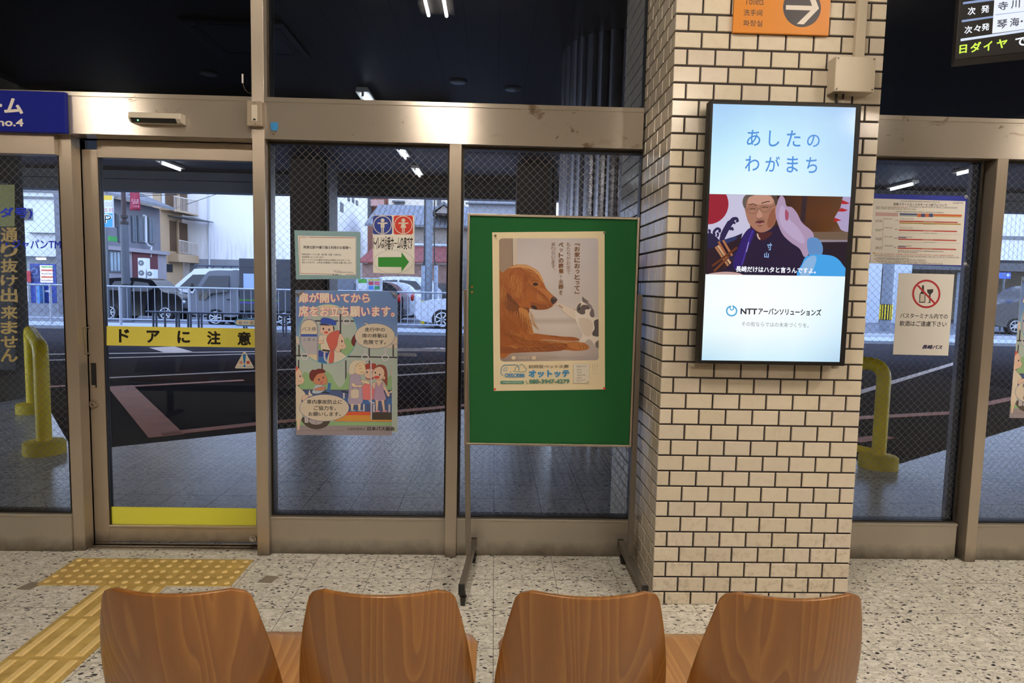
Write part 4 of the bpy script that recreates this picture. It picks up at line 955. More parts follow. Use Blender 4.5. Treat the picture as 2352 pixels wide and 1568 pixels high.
# boy at the window, woman at the left edge
S.bob([(430, 640), (480, 560), (560, 550), (660, 580), (670, 650), (560, 720), (420, 720)], '#b7cbd8'); S.bob([(450, 640), (590, 590), (670, 600), (640, 660), (480, 665)], '#d0896c')
S.bob([(420, 420), (500, 330), (640, 320), (715, 450), (700, 530), (600, 555), (500, 540), (430, 500)], '#cf8a69'); S.blob([(420, 480), (360, 420), (360, 310), (420, 250), (470, 255), (540, 230), (640, 245), (682, 300), (600, 320), (520, 340), (470, 400)], '#6d2a26')
S.ell(545, 450, 16, 22, K); S.ell(632, 408, 14, 20, K); S.ell(596, 508, 28, 24, '#c56a6e')
S.bob([(80, 230), (150, 230), (200, 300), (215, 380), (255, 450), (230, 520), (160, 545), (80, 560)], SK); S.ell(172, 380, 15, 20, K); S.line([(160, 480), (190, 482)], 5, K); S.poly([(85, 180), (120, 190), (125, 240), (85, 290)], '#d65a54')
S.bob([(80, 600), (170, 620), (270, 720), (270, 790), (200, 850), (215, 1040), (200, 1240), (80, 1240)], CR); S.poly([(105, 1240), (180, 1240), (150, 1455), (120, 1460)], SK); S.bob([(205, 800), (290, 750), (340, 770), (300, 850), (230, 880)], SK)
# speech bubbles
def bubble(cx, cy, rx, ry, tail):
    S.poly(S.el(cx, cy, rx+7, ry+7, 48), '#3b4f8e'); S.poly(tail, '#3b4f8e'); S.poly(S.el(cx, cy, rx, ry, 48), CR)
    gx, gy = sum(p[0] for p in tail)/len(tail), sum(p[1] for p in tail)/len(tail); S.poly([(gx+(p[0]-gx)*.8, gy+(p[1]-gy)*.8+8) for p in tail], CR)
bubble(656, 1012, 490, 264, [(330, 800), (330, 700), (360, 605), (370, 690), (440, 770)])
DK = '#2e2a28'
S.text('車内事故防止に', 305, 848, 1010, 938, DK, .018); S.text('ご協力を、', 442, 970, 890, 1062, DK, .018); S.text('お願いします。', 335, 1095, 985, 1178, DK, .018)
S.text('公益社団法人', 1112, 1408, 1475, 1458, DK, .012); S.text('日本バス協会', 1515, 1388, 2062, 1470, DK, .04); S.squig(150, 1040, 1466, 18, '#7c6a3c', 9)
# round inset with the driver and the bus stop
S.fr(670, 660, 8.254); C_ = S.el(690, 880, 562, 570, 64); S.poly(C_, '#5bb3c8'); C2 = S.el(690, 880, 550, 558, 64); S.conv = C2; S.poly(C2, '#b5c2bd')
S.ell(690, 350, 190, 48, '#e3d3b4'); S.rect(400, 622, 1260, 648, '#372c3a'); S.rect(912, 500, 940, 1240, '#372c3a'); S.blob([(950, 1260), (960, 1050), (1040, 950), (1120, 1000), (1200, 1120), (1180, 1240), (1050, 1280)], '#92b783'); S.blob([(510, 1180), (520, 1070), (560, 1080), (570, 1190)], '#92b783')
S.rect(884, 500, 906, 820, '#cfc8d2'); S.blob([(1240, 880), (1170, 920), (1130, 1020), (1160, 1100), (1240, 1110)], '#6d2a26')
S.rect(310, 480, 362, 600, '#cbbdc6'); S.poly([(155, 1420), (155, 760)]+[(330-175*math.cos(math.radians(a)), 770-180*math.sin(math.radians(a))) for a in range(0, 181, 12)]+[(505, 1420)], '#9a93ab')
S.poly([(180, 882), (180, 770)]+[(330-150*math.cos(math.radians(a)), 770-155*math.sin(math.radians(a))) for a in range(0, 181, 12)]+[(480, 882)], '#e0d2bb'); S.rect(180, 884, 480, 930, '#3558ae'); S.rect(180, 930, 480, 1270, '#bab5bc'); S.rect(180, 1270, 480, 1420, '#e0cda9')
S.text('バス停', 195, 748, 466, 828, '#5d5872', .01); S.text('公', 222, 962, 270, 1012, '#55506a'); S.text('園', 308, 960, 358, 1012, '#55506a'); S.text('前', 398, 960, 446, 1014, '#55506a')
S.rect(508, 1190, 740, 1310, '#3145a0'); S.rect(508, 1310, 740, 1450, '#3a70b4'); S.line([(625, 1215), (625, 1330), (660, 1390), (740, 1400)], 34, '#cfc8d6', sm=True)
S.bob([(580, 900), (720, 900), (740, 1200), (560, 1190)], '#e2d6c2'); S.bob([(520, 930), (590, 900), (600, 1000), (520, 1030)], '#e2d6c2'); S.bob([(505, 1020), (600, 1000), (600, 1060), (505, 1060)], SK); S.line([(580, 1185), (725, 1205)], 34, '#221a20')
S.blob([(750, 740), (800, 740), (815, 780), (795, 820), (760, 800)], '#1b1418'); S.bob([(570, 720), (760, 720), (790, 830), (720, 900), (640, 905), (540, 850), (545, 780)], SK); S.ell(603, 782, 16, 24, K); S.ell(712, 800, 16, 24, K); S.ell(655, 852, 42, 24, '#d9605a')
S.bob([(550, 620), (590, 575), (700, 580), (820, 630), (850, 690), (800, 720), (680, 690), (560, 680)], '#2f4fb2'); S.poly([(522, 690), (560, 682), (690, 695), (740, 725), (640, 722), (540, 712)], '#3a2d55')
S.bob([(720, 1220), (800, 1200), (930, 1220), (1040, 1320), (1060, 1460), (690, 1460)], '#e2d6c2'); S.bob([(860, 900), (940, 880), (990, 960), (1000, 1040), (1035, 1110), (1000, 1165), (930, 1170), (920, 1210), (830, 1210), (840, 1050)], SK); S.ell(955, 1018, 15, 22, K); S.line([(940, 1105), (990, 1108)], 5, K)
S.bob([(910, 825), (800, 830), (700, 890), (660, 980), (690, 1080), (740, 1190), (800, 1190), (860, 1100), (880, 980)], '#d0655a'); S.bob([(745, 1190), (800, 1200), (805, 1320), (780, 1460), (715, 1460), (710, 1330)], '#d0655a')
S.conv = full
for cx, cy in ((1045, 640), (250, 1310), (1393, 1320), (1775, 1330)): S.ring(cx, cy, 62, 62, 22, '#dad4dc'); S.ring(cx, cy, 73, 73, 4, '#6a5f86'); S.line([(cx, cy-68), (cx, cy-(68 if cx < 1100 else 170))], 30, '#cbc3d0')
bubble(1580, 920, 376, 238, [(1440, 720), (1400, 670), (1320, 650), (1410, 650), (1470, 690)])
S.text('走行中の', 1385, 758, 1768, 836, DK, .018); S.text('席の移動は', 1336, 872, 1815, 952, DK, .018); S.text('危険です。', 1360, 990, 1785, 1078, DK, .018)
for b, c in ((.07, '#e8657c'), (.031, '#f3e8d4')):
    S.text('扉が開いてから', 132-b*60, 100-b*60, 1485+b*60, 292+b*60, c, b); S.text('席をお立ち願います。', 136-b*60, 346-b*60, 1955+b*60, 555+b*60, c, b)
obj('print', S, INK, t, color=True)
S.conv = None
mb = MB()      # curled corners
for q_ in ([(679, 672), (702, 666), (686, 683)], [(896, 669), (912, 675), (910, 686)]):
    a, b, c = [pg.P(x, y, .004) for x, y in q_]; mid = (a+b+c)/3+Vector((0, -.02, 0)); mb.face([a, b, mid]); mb.face([b, c, mid]); mb.face([c, a, mid])
obj('curled_corner', mb, plain('paper_back_grey', '#9a9aa0', .5), t)
off = A(2320, 951, YG)-A(682, 990, YG)
t2 = dup(t, off); t2['label'] = 'cartoon bus passengers poster on the far right window, cut by the photo edge'

# ================================================================== RIGHT WINDOW: SCHEDULE SHEET AND NO-DRINKING NOTICE
BLL = plain('laminate_blue', '#2233a0', .35, 0, .05)
t = poster('schedule_notice', 'blue-edged card service notice with red bars on the right window', 'notice', pg, [(1990, 444.5), (2222, 450.5), (2210, 612), (1985, 604)], BLL, .0004, .0002)
obj('paper', sheet(pg, [(2004, 455.5), (2217.5, 462), (2207.5, 609), (1998, 604.5)], .0007, .0011), PAPER, t)
S = Print(pg, 2000, 440, 8.713, d=.0013, slope=.024, lean=-.055); D2 = '#5a4d44'
S.text('長崎スマートカードのサービス終了について', 450, 232, 1520, 292, '#473a33', .02); S.text('2020年7月', 1640, 205, 1840, 250, '#473a33')
for y, x0, x1, h in ((200, 600, 1370, 26), (310, 100, 480, 26), (315, 760, 1740, 26), (345, 100, 900, 26), (410, 490, 1450, 24), (1190, 540, 1450, 22), (1215, 540, 920, 22), (1300, 70, 1750, 24), (1330, 100, 760, 24), (1360, 70, 1080, 24), (1395, 110, 1110, 24), (1430, 160, 1420, 24)): S.squig(x0, x1, y, h, D2, int(y))
S.squig(480, 740, 312, 26, '#b0604a', 77); S.squig(90, 1650, 1262, 26, '#c0604a', 78)
S.rect(90, 420, 545, 490, '#d9b3b0'); S.rect(575, 436, 925, 466, '#2b3a80'); S.rect(575, 470, 925, 492, '#8aa39c')
for i, (x0, x1) in enumerate(((925, 1003), (1003, 1085), (1085, 1163), (1163, 1245))): S.rect(x0, 440, x1, 508, ('#df7434', '#3c4680')[i % 2])
S.rect(1250, 455, 1820, 492, '#dd6a28'); S.rect(1250, 495, 1805, 510, '#cfa84a')
for x0, y, x1 in ((568, 604, 1735), (556, 784, 1722), (546, 964, 1708), (536, 1144, 1703)):
    S.rect(x0, y-12, x1, y+12, '#c6402c'); S.rect((x0+x1)/2-100, y-9, (x0+x1)/2+120, y+9, '#cf8a74'); S.squig(x0+20, x0+270, y-58, 18, D2, y); S.squig(90, 230, y-30, 24, D2, y+1); S.squig(90, 210, y-4, 24, D2, y+2); S.squig(270, 430, y-60, 20, D2, y+3); S.squig(x0-80, x0-30, y-30, 20, D2, y+4); S.squig(1050, 1300, y+50, 20, D2, y+5)
S.rect(568, 628, 1795, 652, '#b3922f'); S.rect(548, 908, 710, 930, '#6a6796'); S.rect(540, 1088, 697, 1110, '#6a6796')
for x0, x1, y in ((550, 1800, 838), (545, 1790, 1018)): S.line([(x0, y-12), (x1, y+18)], 4, '#b3a89a')
for x in (245, 240): S.line([(x+10, 520), (x-20, 1170)], 3, '#b3a89a')
S.ell(62, 1232, 18, 18, '#c9a21e')
obj('print', S, INK, t, color=True)
for px, py, lb in ((2219, 452, 'clear suction hook at the upper right corner of the blue-edged notice'), (2217, 606, 'clear suction hook at the lower right corner of the blue-edged notice')):
    p = pg.P(px, py); k = thing('suction_hook', lb, 'hook', tuple(p))
    mb = MB(); mb.cyl(p, p+Vector((0, -.003, 0)), .010, .008, 18); mb.cyl(p+Vector((0, -.003, 0)), p+Vector((0, -.010, 0)), .004, .003, 12); obj('suction_cup', mb, plain('clear_cup', '#b9b9bd', .1, 0, .05), k, smooth=40)
    mb = MB(); mb.tube([p+Vector((0, -.009, 0)), p+Vector((.006, -.012, -.010)), p+Vector((.008, -.016, -.018)), p+Vector((.012, -.018, -.014))], .0015, 6); obj('hook', mb, ST_P, k)
t = poster('no_alcohol_notice', 'white no drinking notice with a red prohibition ring on the right window', 'notice', pg, [(2064, 627), (2192, 630), (2177.5, 816.5), (2050.6, 813.7)], PAPER, .0004, .0004)
obj('laminate_edge', sheet(pg, [(2058, 622), (2199, 625), (2184, 823), (2044, 820)], .0001, .0003), CLEAR, t)
S = Print(pg, 1960, 420, 3.564, d=.001, slope=.02, lean=-.06)
S.poly([(561, 838), (577, 838), (578, 880), (590, 905), (587, 980), (537, 980), (541, 912), (559, 880)], '#2a2426'); S.poly([(549, 908), (583, 908), (581, 972), (544, 972)], '#e3d9cc')
S.poly([(602, 872), (655, 869), (650, 895), (632, 912), (629, 975), (637, 982), (602, 982), (620, 974), (618, 912), (604, 895)], '#2a2426')
S.line([(526, 838), (664, 985)], 16, '#bf2430'); S.ring(596, 908, 108, 109, 16, '#bf2430')
S.text('バスターミナル内での', 383, 1068, 772, 1110, '#34302e', .015); S.text('飲酒はご遠慮下さい', 377, 1130, 762, 1174, '#34302e', .015); S.text('長崎バス', 562, 1325, 728, 1360, '#2a2850', .045, shear=.25)
obj('print', S, INK, t, color=True)

# ================================================================== DOG AND KITTEN POSTER ON THE BOARD
t = poster('pet_poster', 'cream poster of a golden retriever touching noses with a kitten on the green board', 'poster', pb, [(1130.5, 533.5), (1388.5, 531), (1389.5, 894), (1134, 897.5)], PAPER_C, .0005, .001)
S = Print(pb, 1130, 540, 5.227, d=.0018, slope=-.006)
ph_ = [(85, 70), (95, 48), (125, 38), (1245, 36), (1268, 45), (1275, 70), (1280, 1470), (1270, 1492), (1245, 1500), (145, 1516), (110, 1505), (98, 1478)]
S.conv = ph_
qgrid(S, [(70, 30), (1290, 30), (1290, 1530), (70, 1530)], [['#b9aeae', '#c5bcbf', '#cbc3c6', '#c2bbc2'], ['#c6bcbc', '#cdc6c9', '#cfc8ca', '#c5bdc2'], ['#cdc4c3', '#cfc6c6', '#cec6c6', '#c9c0c2'], ['#cbbfba', '#c9bfbb', '#cac0bd', '#cbc2c0'], ['#c4b7af', '#d3c8c2', '#d6ccc6', '#cfc5c0'], ['#b0a099', '#c8bab3', '#c9bcb6', '#bdb0ab'], ['#8d7b74', '#a5958e', '#b5a6a0', '#a99c9a']])
S.vgrad(430, 1290, [(985, '#cdc3bf'), (1030, '#bcaea7'), (1075, '#cfc4be')])
S.conv = ph_; S.poly([(80, 30), (244, 30), (248, 400), (90, 520)], '#9a8475'); S.poly([(244, 30), (300, 30), (300, 420), (252, 420)], '#cfc2b3'); S.line([(244, 30), (248, 380)], 7, '#5d4a3d')
# far foreleg, body, head
S.blob([(500, 1180), (600, 1188), (720, 1203), (860, 1216), (980, 1222), (1040, 1242), (1045, 1264), (950, 1270), (800, 1262), (640, 1252), (540, 1240)], '#a8602b')
S.blob([(80, 500), (130, 450), (190, 400), (260, 362), (340, 350), (420, 358), (500, 395), (560, 440), (600, 505), (625, 580), (652, 640), (700, 692), (748, 735), (782, 768), (776, 798), (745, 828), (715, 862), (660, 888), (600, 896), (550, 893), (490, 886), (448, 885), (438, 935), (452, 1000), (475, 1070), (490, 1140), (520, 1200), (580, 1245), (700, 1262), (850, 1272), (1000, 1276), (1090, 1286), (1150, 1320), (1168, 1355), (1120, 1378), (1000, 1386), (850, 1377), (700, 1396), (500, 1402), (250, 1412), (90, 1414)], '#a65e27', 6)
S.blob([(90, 520), (150, 460), (230, 420), (300, 400), (240, 520), (180, 640), (170, 760), (200, 900), (160, 1000), (92, 1040)], '#a3602c'); S.blob([(92, 980), (170, 960), (260, 1040), (330, 1130), (300, 1280), (180, 1330), (92, 1320)], '#99531f')
S.blob([(190, 700), (250, 760), (330, 860), (440, 870), (430, 960), (350, 940), (250, 980), (180, 900), (150, 800)], '#7a421c'); S.blob([(320, 880), (420, 900), (455, 1000), (490, 1130), (500, 1190), (430, 1170), (380, 1070)], '#c28245')
S.blob([(250, 410), (330, 396), (400, 450), (425, 530), (432, 610), (400, 690), (372, 770), (330, 830), (280, 800), (235, 740), (195, 690), (165, 620), (175, 520)], '#9c5424'); S.blob([(270, 430), (340, 420), (380, 520), (370, 640), (320, 760), (270, 700), (230, 600)], '#ad652e'); S.blob([(180, 690), (230, 740), (290, 800), (330, 860), (300, 850), (230, 800), (180, 740)], '#6d3916')
S.blob([(200, 395), (330, 352), (450, 372), (560, 445), (605, 515), (622, 580), (590, 540), (540, 460), (450, 405), (330, 385)], '#d19d67'); S.blob([(440, 480), (520, 470), (580, 560), (560, 640), (480, 640), (440, 560)], '#b26a33'); S.blob([(560, 640), (640, 650), (720, 730), (700, 790), (620, 800), (540, 760)], '#b8713a'); S.blob([(460, 800), (600, 830), (720, 830), (700, 870), (600, 893), (500, 885)], '#8d4c22')
S.blob([(492, 582), (515, 568), (548, 578), (552, 598), (520, 608), (500, 602)], '#2a160e'); S.line([(470, 560), (510, 540), (560, 556)], 10, '#7d4520', sm=True); S.blob([(468, 848), (505, 842), (542, 872), (530, 892), (488, 882)], '#2c1712')
S.blob([(705, 768), (728, 742), (752, 738), (782, 768), (772, 790), (738, 826), (714, 812)], '#33262a'); S.blob([(725, 752), (750, 745), (765, 762), (740, 770)], '#5c4a50')
S.blob([(100, 1340), (300, 1350), (560, 1340), (760, 1300), (900, 1310), (860, 1376), (700, 1395), (480, 1402), (250, 1412), (100, 1412)], '#8a4a1f'); S.blob([(560, 1255), (760, 1266), (960, 1276), (880, 1300), (700, 1298)], '#c08a55'); S.blob([(900, 1296), (1020, 1284), (1110, 1300), (1155, 1335), (1160, 1362), (1080, 1372), (950, 1352)], '#b8753a')
for x in (1060, 1100, 1132): S.line([(x-20, 1310), (x, 1335), (x+2, 1365)], 6, '#6d3a18', sm=True)
rr = random.Random(11)
def fur(p0, p1, n, L, cols, wd=5, curl=(0, 1)):
    for _ in range(n):
        a = rr.random(); w_ = rr.uniform(-1, 1); x = p0[0]+(p1[0]-p0[0])*a; y = p0[1]+(p1[1]-p0[1])*a
        x += w_*L[2]; y += w_*L[3]; c = rr.choice(cols)
        S.line([(x, y), (x+L[0]*.5+rr.uniform(-9, 9), y+L[1]*.5), (x+L[0]+rr.uniform(-14, 14), y+L[1])], [wd, wd*.8, .6], c); S.d -= S.step*.85
FC = ['#b9783c', '#8f5023', '#ad682f', '#c08648', '#7f461d']
fur((250, 470), (330, 700), 70, (-10, 110, 70, 5), FC); fur((120, 560), (160, 900), 40, (-6, 130, 40, 5), FC[1:]); fur((280, 900), (430, 1020), 60, (20, 140, 60, 10), FC); fur((150, 1100), (450, 1250), 60, (60, 70, 90, 30), FC[:3]); fur((200, 1350), (850, 1330), 60, (50, 30, 10, 30), FC)
fur((440, 900), (500, 1080), 26, (60, 70, 14, 6), ['#c4925a', '#b98048'], 3); fur((330, 375), (560, 470), 26, (40, 20, 10, 10), ['#d2a26c', '#c08a52'], 3); fur((600, 690), (640, 850), 24, (40, 30, 40, 8), FC[:3], 4); fur((560, 1265), (960, 1290), 30, (70, 14, 20, 16), FC[:4], 4)
MX = ['#a65e27', '#9c5424', '#b06a31', '#945022', '#a9622b', '#8d4c20']
for p0, p1, n_, L_ in (((130, 520), (230, 640), 110, (-14, 80, 60, 20)), ((300, 420), (480, 480), 110, (-8, 70, 60, 30)), ((420, 560), (560, 660), 110, (10, 60, 60, 40)), ((110, 760), (160, 1050), 120, (-2, 100, 40, 20)), ((220, 900), (420, 1100), 160, (16, 100, 60, 20)), ((140, 1180), (420, 1300), 170, (60, 40, 40, 70)), ((420, 1290), (860, 1320), 150, (55, 10, 20, 34)), ((560, 660), (680, 800), 70, (30, 24, 40, 30)), ((600, 1200), (980, 1240), 50, (50, 8, 10, 14))): fur(p0, p1, n_, L_, MX, 4)
# kitten
S.blob([(772, 818), (800, 818), (880, 850), (960, 890), (990, 915), (1010, 980), (1005, 1010), (940, 985), (880, 940), (820, 870), (785, 838)], '#ddcdbd'); S.line([(800, 836), (850, 874)], 18, '#b08f80')
S.blob([(990, 890), (1015, 860), (1040, 815), (1095, 795), (1170, 815), (1215, 880), (1230, 980), (1285, 1020), (1290, 1320), (1240, 1330), (1190, 1260), (1150, 1250), (1110, 1285), (1045, 1276), (1082, 1210), (1065, 1140), (1025, 1075), (1000, 1000), (1000, 940)], '#e3d8cd', 6)
S.blob([(1040, 1000), (1150, 1000), (1210, 1060), (1190, 1200), (1110, 1200), (1060, 1100)], '#d5c5b6'); S.blob([(1016, 870), (1040, 825), (1070, 815), (1060, 860), (1090, 835), (1160, 845), (1172, 885), (1120, 895), (1115, 940), (1070, 950), (1020, 915)], '#5a5050'); S.blob([(1085, 738), (1110, 760), (1160, 800), (1130, 806), (1088, 795)], '#6a5e60'); S.blob([(1195, 880), (1216, 890), (1228, 975), (1190, 980), (1172, 940)], '#6a5e60')
S.blob([(1090, 800), (1160, 812), (1205, 860), (1190, 890), (1150, 840)], '#8a7f80'); S.blob([(1225, 1030), (1290, 1020), (1290, 1200), (1215, 1206), (1203, 1170), (1230, 1120)], '#4d4546'); S.ell(1044, 884, 14, 12, '#1e1a1c'); S.ell(996, 892, 8, 7, '#a07068'); S.blob([(1240, 1290), (1290, 1260), (1290, 1345), (1250, 1345)], '#6a5e5c'); S.blob([(1140, 1280), (1190, 1290), (1205, 1320), (1150, 1318)], '#b9aca4')
S.conv = None
BR = '#7a5233'
S.vtext('「お家におっとって」', 1022, 66, 738, 68, BR, .03); S.vtext('私たちがお家で', 918, 84, 470, 48, '#8b6d58'); S.vtext('ペットの葬儀・火葬', 828, 84, 650, 58, BR, .03); S.vtext('を', 827, 655, 720, 42, '#8b6d58'); S.vtext('執り行います。', 737, 84, 452, 48, '#8b6d58')
S.fr(1130, 800, 8.711)
for cx in (432, 838): S.ell(cx, 188, 42, 34, '#e0cfae'); S.poly([(cx-40, 175), (cx-34, 148), (cx-12, 160)], '#e0cfae'); S.poly([(cx+40, 175), (cx+34, 148), (cx+12, 160)], '#e0cfae'); S.ell(cx-14, 188, 4, 5, '#8a7660'); S.ell(cx+14, 188, 4, 5, '#8a7660')
S.squig(500, 740, 185, 40, '#cfc0a8', 21); S.text('¥13,000〜', 1130, 162, 1360, 198, '#9a8878'); S.squig(920, 1110, 185, 34, '#b0a193', 22); S.squig(1410, 1910, 175, 28, '#a89888', 23)
S.text('訪問型ペット火葬', 735, 326, 1536, 392, '#4b4038', .008); S.text('オットッテ', 730, 428, 1552, 575, '#2b86c2', .05); S.text('080-3947-4279', 742, 612, 1550, 700, '#4b8070', .04)
S.line([(680, 640), (690, 680), (722, 705)], [16, 9, 16], '#4b8070', sm=False); S.rrect(166, 645, 642, 700, 26, '#4b8a7c'); S.text('24時間365日受付対応', 212, 658, 594, 688, '#cdd8c0', .01)
S.line([(228, 532), (195, 520), (178, 470), (185, 400), (220, 345), (280, 326), (480, 326), (525, 350), (540, 400), (540, 440)], 12, '#3a87bd', sm=True); S.line([(222, 442), (245, 395), (298, 370), (298, 442)], 11, '#3a87bd', closed=True)
S.line([(545, 345), (585, 315), (630, 335), (650, 378), (685, 400), (680, 445), (640, 464), (500, 464), (465, 440), (465, 395), (500, 362), (535, 365)], 9, '#4a7a72', sm=True)
S.text('ottotte', 256, 492, 656, 574, '#3a87bd', .03)
for cx in (294, 466): S.ell(cx, 532, 38, 40, '#3a87bd'); S.ell(cx, 532, 22, 24, '#e6d8b8'); S.ell(cx, 530, 8, 8, '#3a6a8a')
for x, y in ((375, 470), (432, 456)): S.ell(x, y, 11, 9, '#6a655a')
S.rect(1628, 306, 1945, 690, '#e3dac8'); S.line([(1628, 306), (1945, 303), (1945, 655), (1905, 690), (1630, 692)], 4, '#b3a688', closed=True); S.poly([(1905, 690), (1905, 655), (1945, 655)], '#b8965a')
S.text('対応エリア', 1692, 340, 1880, 375, '#574a40', .01)
for i, (tx, x1) in enumerate((('・時津町', 1792), ('・長与町', 1792), ('・長崎市全域', 1866), ('・西海市', 1792))): S.text(tx, 1675, 408+i*53, x1, 438+i*53, '#574a40')
S.squig(1675, 1860, 628, 20, '#8a7c6c', 31); S.squig(1700, 1760, 660, 20, '#8a7c6c', 32)
for x, y1 in ((2012, 440), (2058, 470), (2105, 405)): S.line([(x, 305), (x, y1)], 5, '#a3937a')
S.line([(1995, 470), (1995, 505), (2125, 505), (2125, 470)], 3, '#b3a688')
obj('print', S, INK, t, color=True)
for px, py, c, lb in ((1138, 541, '#6f6350', 'clear push pin at the upper left corner of the pet poster'), (1388, 534, '#7a705c', 'clear push pin at the upper right corner of the pet poster'), (1136.5, 893, '#d8402c', 'red push pin at the lower left corner of the pet poster'), (1387.5, 891, '#d8402c', 'red push pin at the lower right corner of the pet poster')):
    p = pb.P(px, py, .0015); k = thing('push_pin', lb, 'push pin', tuple(p))
    mb = MB(); y = Vector((0, -1, 0)); mb.tube([p, p+y*.003, p+y*.004, p+y*.013, p+y*.014, p+y*.018], [.005, .005, .003, .0028, .0045, .0045], 14); obj('pin_head', mb, plain('pin_'+c[1:], c, .25, 0, .03), k, smooth=40)
    mb = MB(); mb.cyl(p, p-y*.005, .0006, None, 6); obj('needle', mb, ST_P, k)
# ================================================================== OUTSIDE: GROUND AND CANOPY
RZ = -.05
KL = [(-16, 9.2), (-10.3, 5.45), (-5.85, 8.45), (-3.45, 5.38), (.96, 8.33), (3.30, 5.22), (7.7, 8.2), (10.0, 5.1), (16, 9)]
mb = MB(); mb.prism([(-16, 3.42, -.3), (16, 3.42, -.3)]+[(x, y, -.3) for x, y in KL[::-1]], (0, 0, .2995)); PAVE.node_tree.nodes['Principled BSDF'].inputs['Roughness'].default_value = .26; struct('pavement', mb, PAVE)
ASPH = N('asphalt'); ASPH.set(Roughness=.85); ASPH.b.inputs['Specular IOR Level'].default_value = 0; ASPH.base(ASPH.mix(ASPH.noise(ASPH.coords((1, 1, 1)), 1.2, 6, .7), (.030, .028, .030), (.060, .055, .058))); ASPH.bump(ASPH.noise(ASPH.coords((1, 1, 1)), 90, 3), .25, .01)
mb = MB(); mb.box(-60, 60, 3.6, 70, -.4, RZ); struct('road', mb, ASPH.m)
FOOTW = plain('footway_concrete', '#9aa0a8', .8, 0, .12, 2)
mb = MB(); mb.box(-60, 45, 18.85, 20.4, RZ, RZ+.09); struct('sidewalk', mb, FOOTW)
STREET = plain('street_asphalt', '#5c5f66', .85, 0, .15, 1.5)
mb = MB(); mb.box(-60, 60, 20.4, 70, RZ, RZ+.03); struct('street', mb, STREET)
# painted lines
PO = plain('line_paint_orange', '#c8641f', .6, 0, .35, 5); PW = plain('line_paint_pale', '#b79f8d', .6, 0, .3, 5)
ln = MB()
def stripe(p, q_, wd=.13, mt=0):
    a, b = G(*p, RZ), G(*q_, RZ); dd_ = (b-a).normalized(); nn = Vector((-dd_.y, dd_.x, 0))*wd/2
    ln.prism([a+nn, b+nn, b-nn, a-nn], (0, 0, .003), mt)
for p, q_, w_, mt in (((276, 886), (383, 1001), .30, 0), ((370, 997), (600, 972), .16, 0), ((600, 972), (1130, 925), .15, 0), ((262, 889), (560, 873), .14, 0), ((0, 815), (1130, 800), .13, 1), ((0, 830), (240, 824), .12, 1), ((246, 822), (600, 812), .12, 1),
                      ((240, 868), (600, 851), .13, 1), ((600, 851), (1130, 829), .13, 1), ((880, 864), (1130, 848), .14, 1), ((0, 895), (150, 886), .14, 0), ((372, 797), (412, 809), .5, 1), ((900, 802), (1010, 799), .12, 1), ((1010, 799), (1060, 806), .12, 1),
                      ((1960, 905), (2240, 820), .13, 1), ((1960, 960), (2240, 945), .16, 0), ((1960, 1012), (2040, 1002), .16, 0), ((1960, 768), (2360, 776), .16, 1), ((2250, 930), (2340, 912), .14, 0)): stripe(p, q_, w_, mt)
a = G(985, 812, RZ)
ln.tube([a+Vector((math.cos(k*.35)*1.3, math.sin(k*.35)*.55, .001)) for k in range(1, 14)], .06, 4, 1)
struct('trim_15', ln, [PO, PW])
CAN = N('canopy_soffit'); CAN.set(Roughness=.55)
sx = CAN.n('SeparateXYZ'); t_ = CAN.n('TexCoord'); CAN.l(t_.outputs['Object'], sx.inputs[0])
CAN.base(CAN.mix(CAN.math('LESS_THAN', CAN.math('FRACT', CAN.math('DIVIDE', sx.outputs[0], .3)), .03), (.034, .028, .022), (.008, .007, .006)))
CZ = 3.7
mb = MB(); mb.box(-22, 22, 3.60, 14.4, CZ, CZ+.3); struct('canopy_ceiling', mb, CAN.m)
FASC = plain('canopy_fascia_grey', '#2d3035', .5, .2, .15, 2)
mb = MB(); mb.box(-22, 22, 14.4, 14.75, 3.30, 4.1); mb.box(-22, 22, 14.3, 14.4, 3.53, CZ); struct('beam_fascia', mb, FASC)
mb = MB(); mb.box(-22, -.6, 8.55, 8.8, 3.52, CZ); mb.box(-.6, 8, 9.9, 10.15, 3.42, CZ); struct('beam_soffit', mb, plain('beam_dark', '#2a2624', .6))
# canopy columns
BRN = N('brown_ribbed_cladding'); BRN.set(Roughness=.6); sx = BRN.n('SeparateXYZ'); t_ = BRN.n('TexCoord'); BRN.l(t_.outputs['Object'], sx.inputs[0])
rb = BRN.math('FRACT', BRN.math('DIVIDE', BRN.math('ADD', sx.outputs[0], sx.outputs[1]), .085)); nz = BRN.noise(BRN.coords((12, 12, 20)), 2, 5, .7)
BRN.base(BRN.mix(nz, (.030, .022, .017), (.085, .065, .05))); BRN.bump(BRN.math('MULTIPLY', BRN.math('GREATER_THAN', rb, .2), 1.0), .8, .02)
GRY = plain('column_edge_grey', '#4a4d52', .6, 0, .1)
def column(x0, x1, Y, dp, lb):
    t = thing('canopy_column', lb, 'column', ((x0+x1)/2, Y+dp/2, RZ)); mb = MB(); mb.box(x0, x1, Y, Y+dp, RZ, CZ-.0005); obj('shaft', mb, BRN.m, t)
    for x in (x1, x1+.09): mb = MB(); mb.box(x+.002, x+.05, Y+.05, Y+dp-.05, RZ, CZ-.0005); obj('edge_channel', mb, GRY, t)
column(A(667, 600, 12.5).x, A(738, 600, 12.5).x, 12.5, .75, 'square dark brown ribbed canopy column behind the middle window notice')
column(A(1187, 460, 12.5).x, A(1262, 460, 12.5).x, 12.5, .75, 'square dark brown ribbed canopy column beyond the green board')
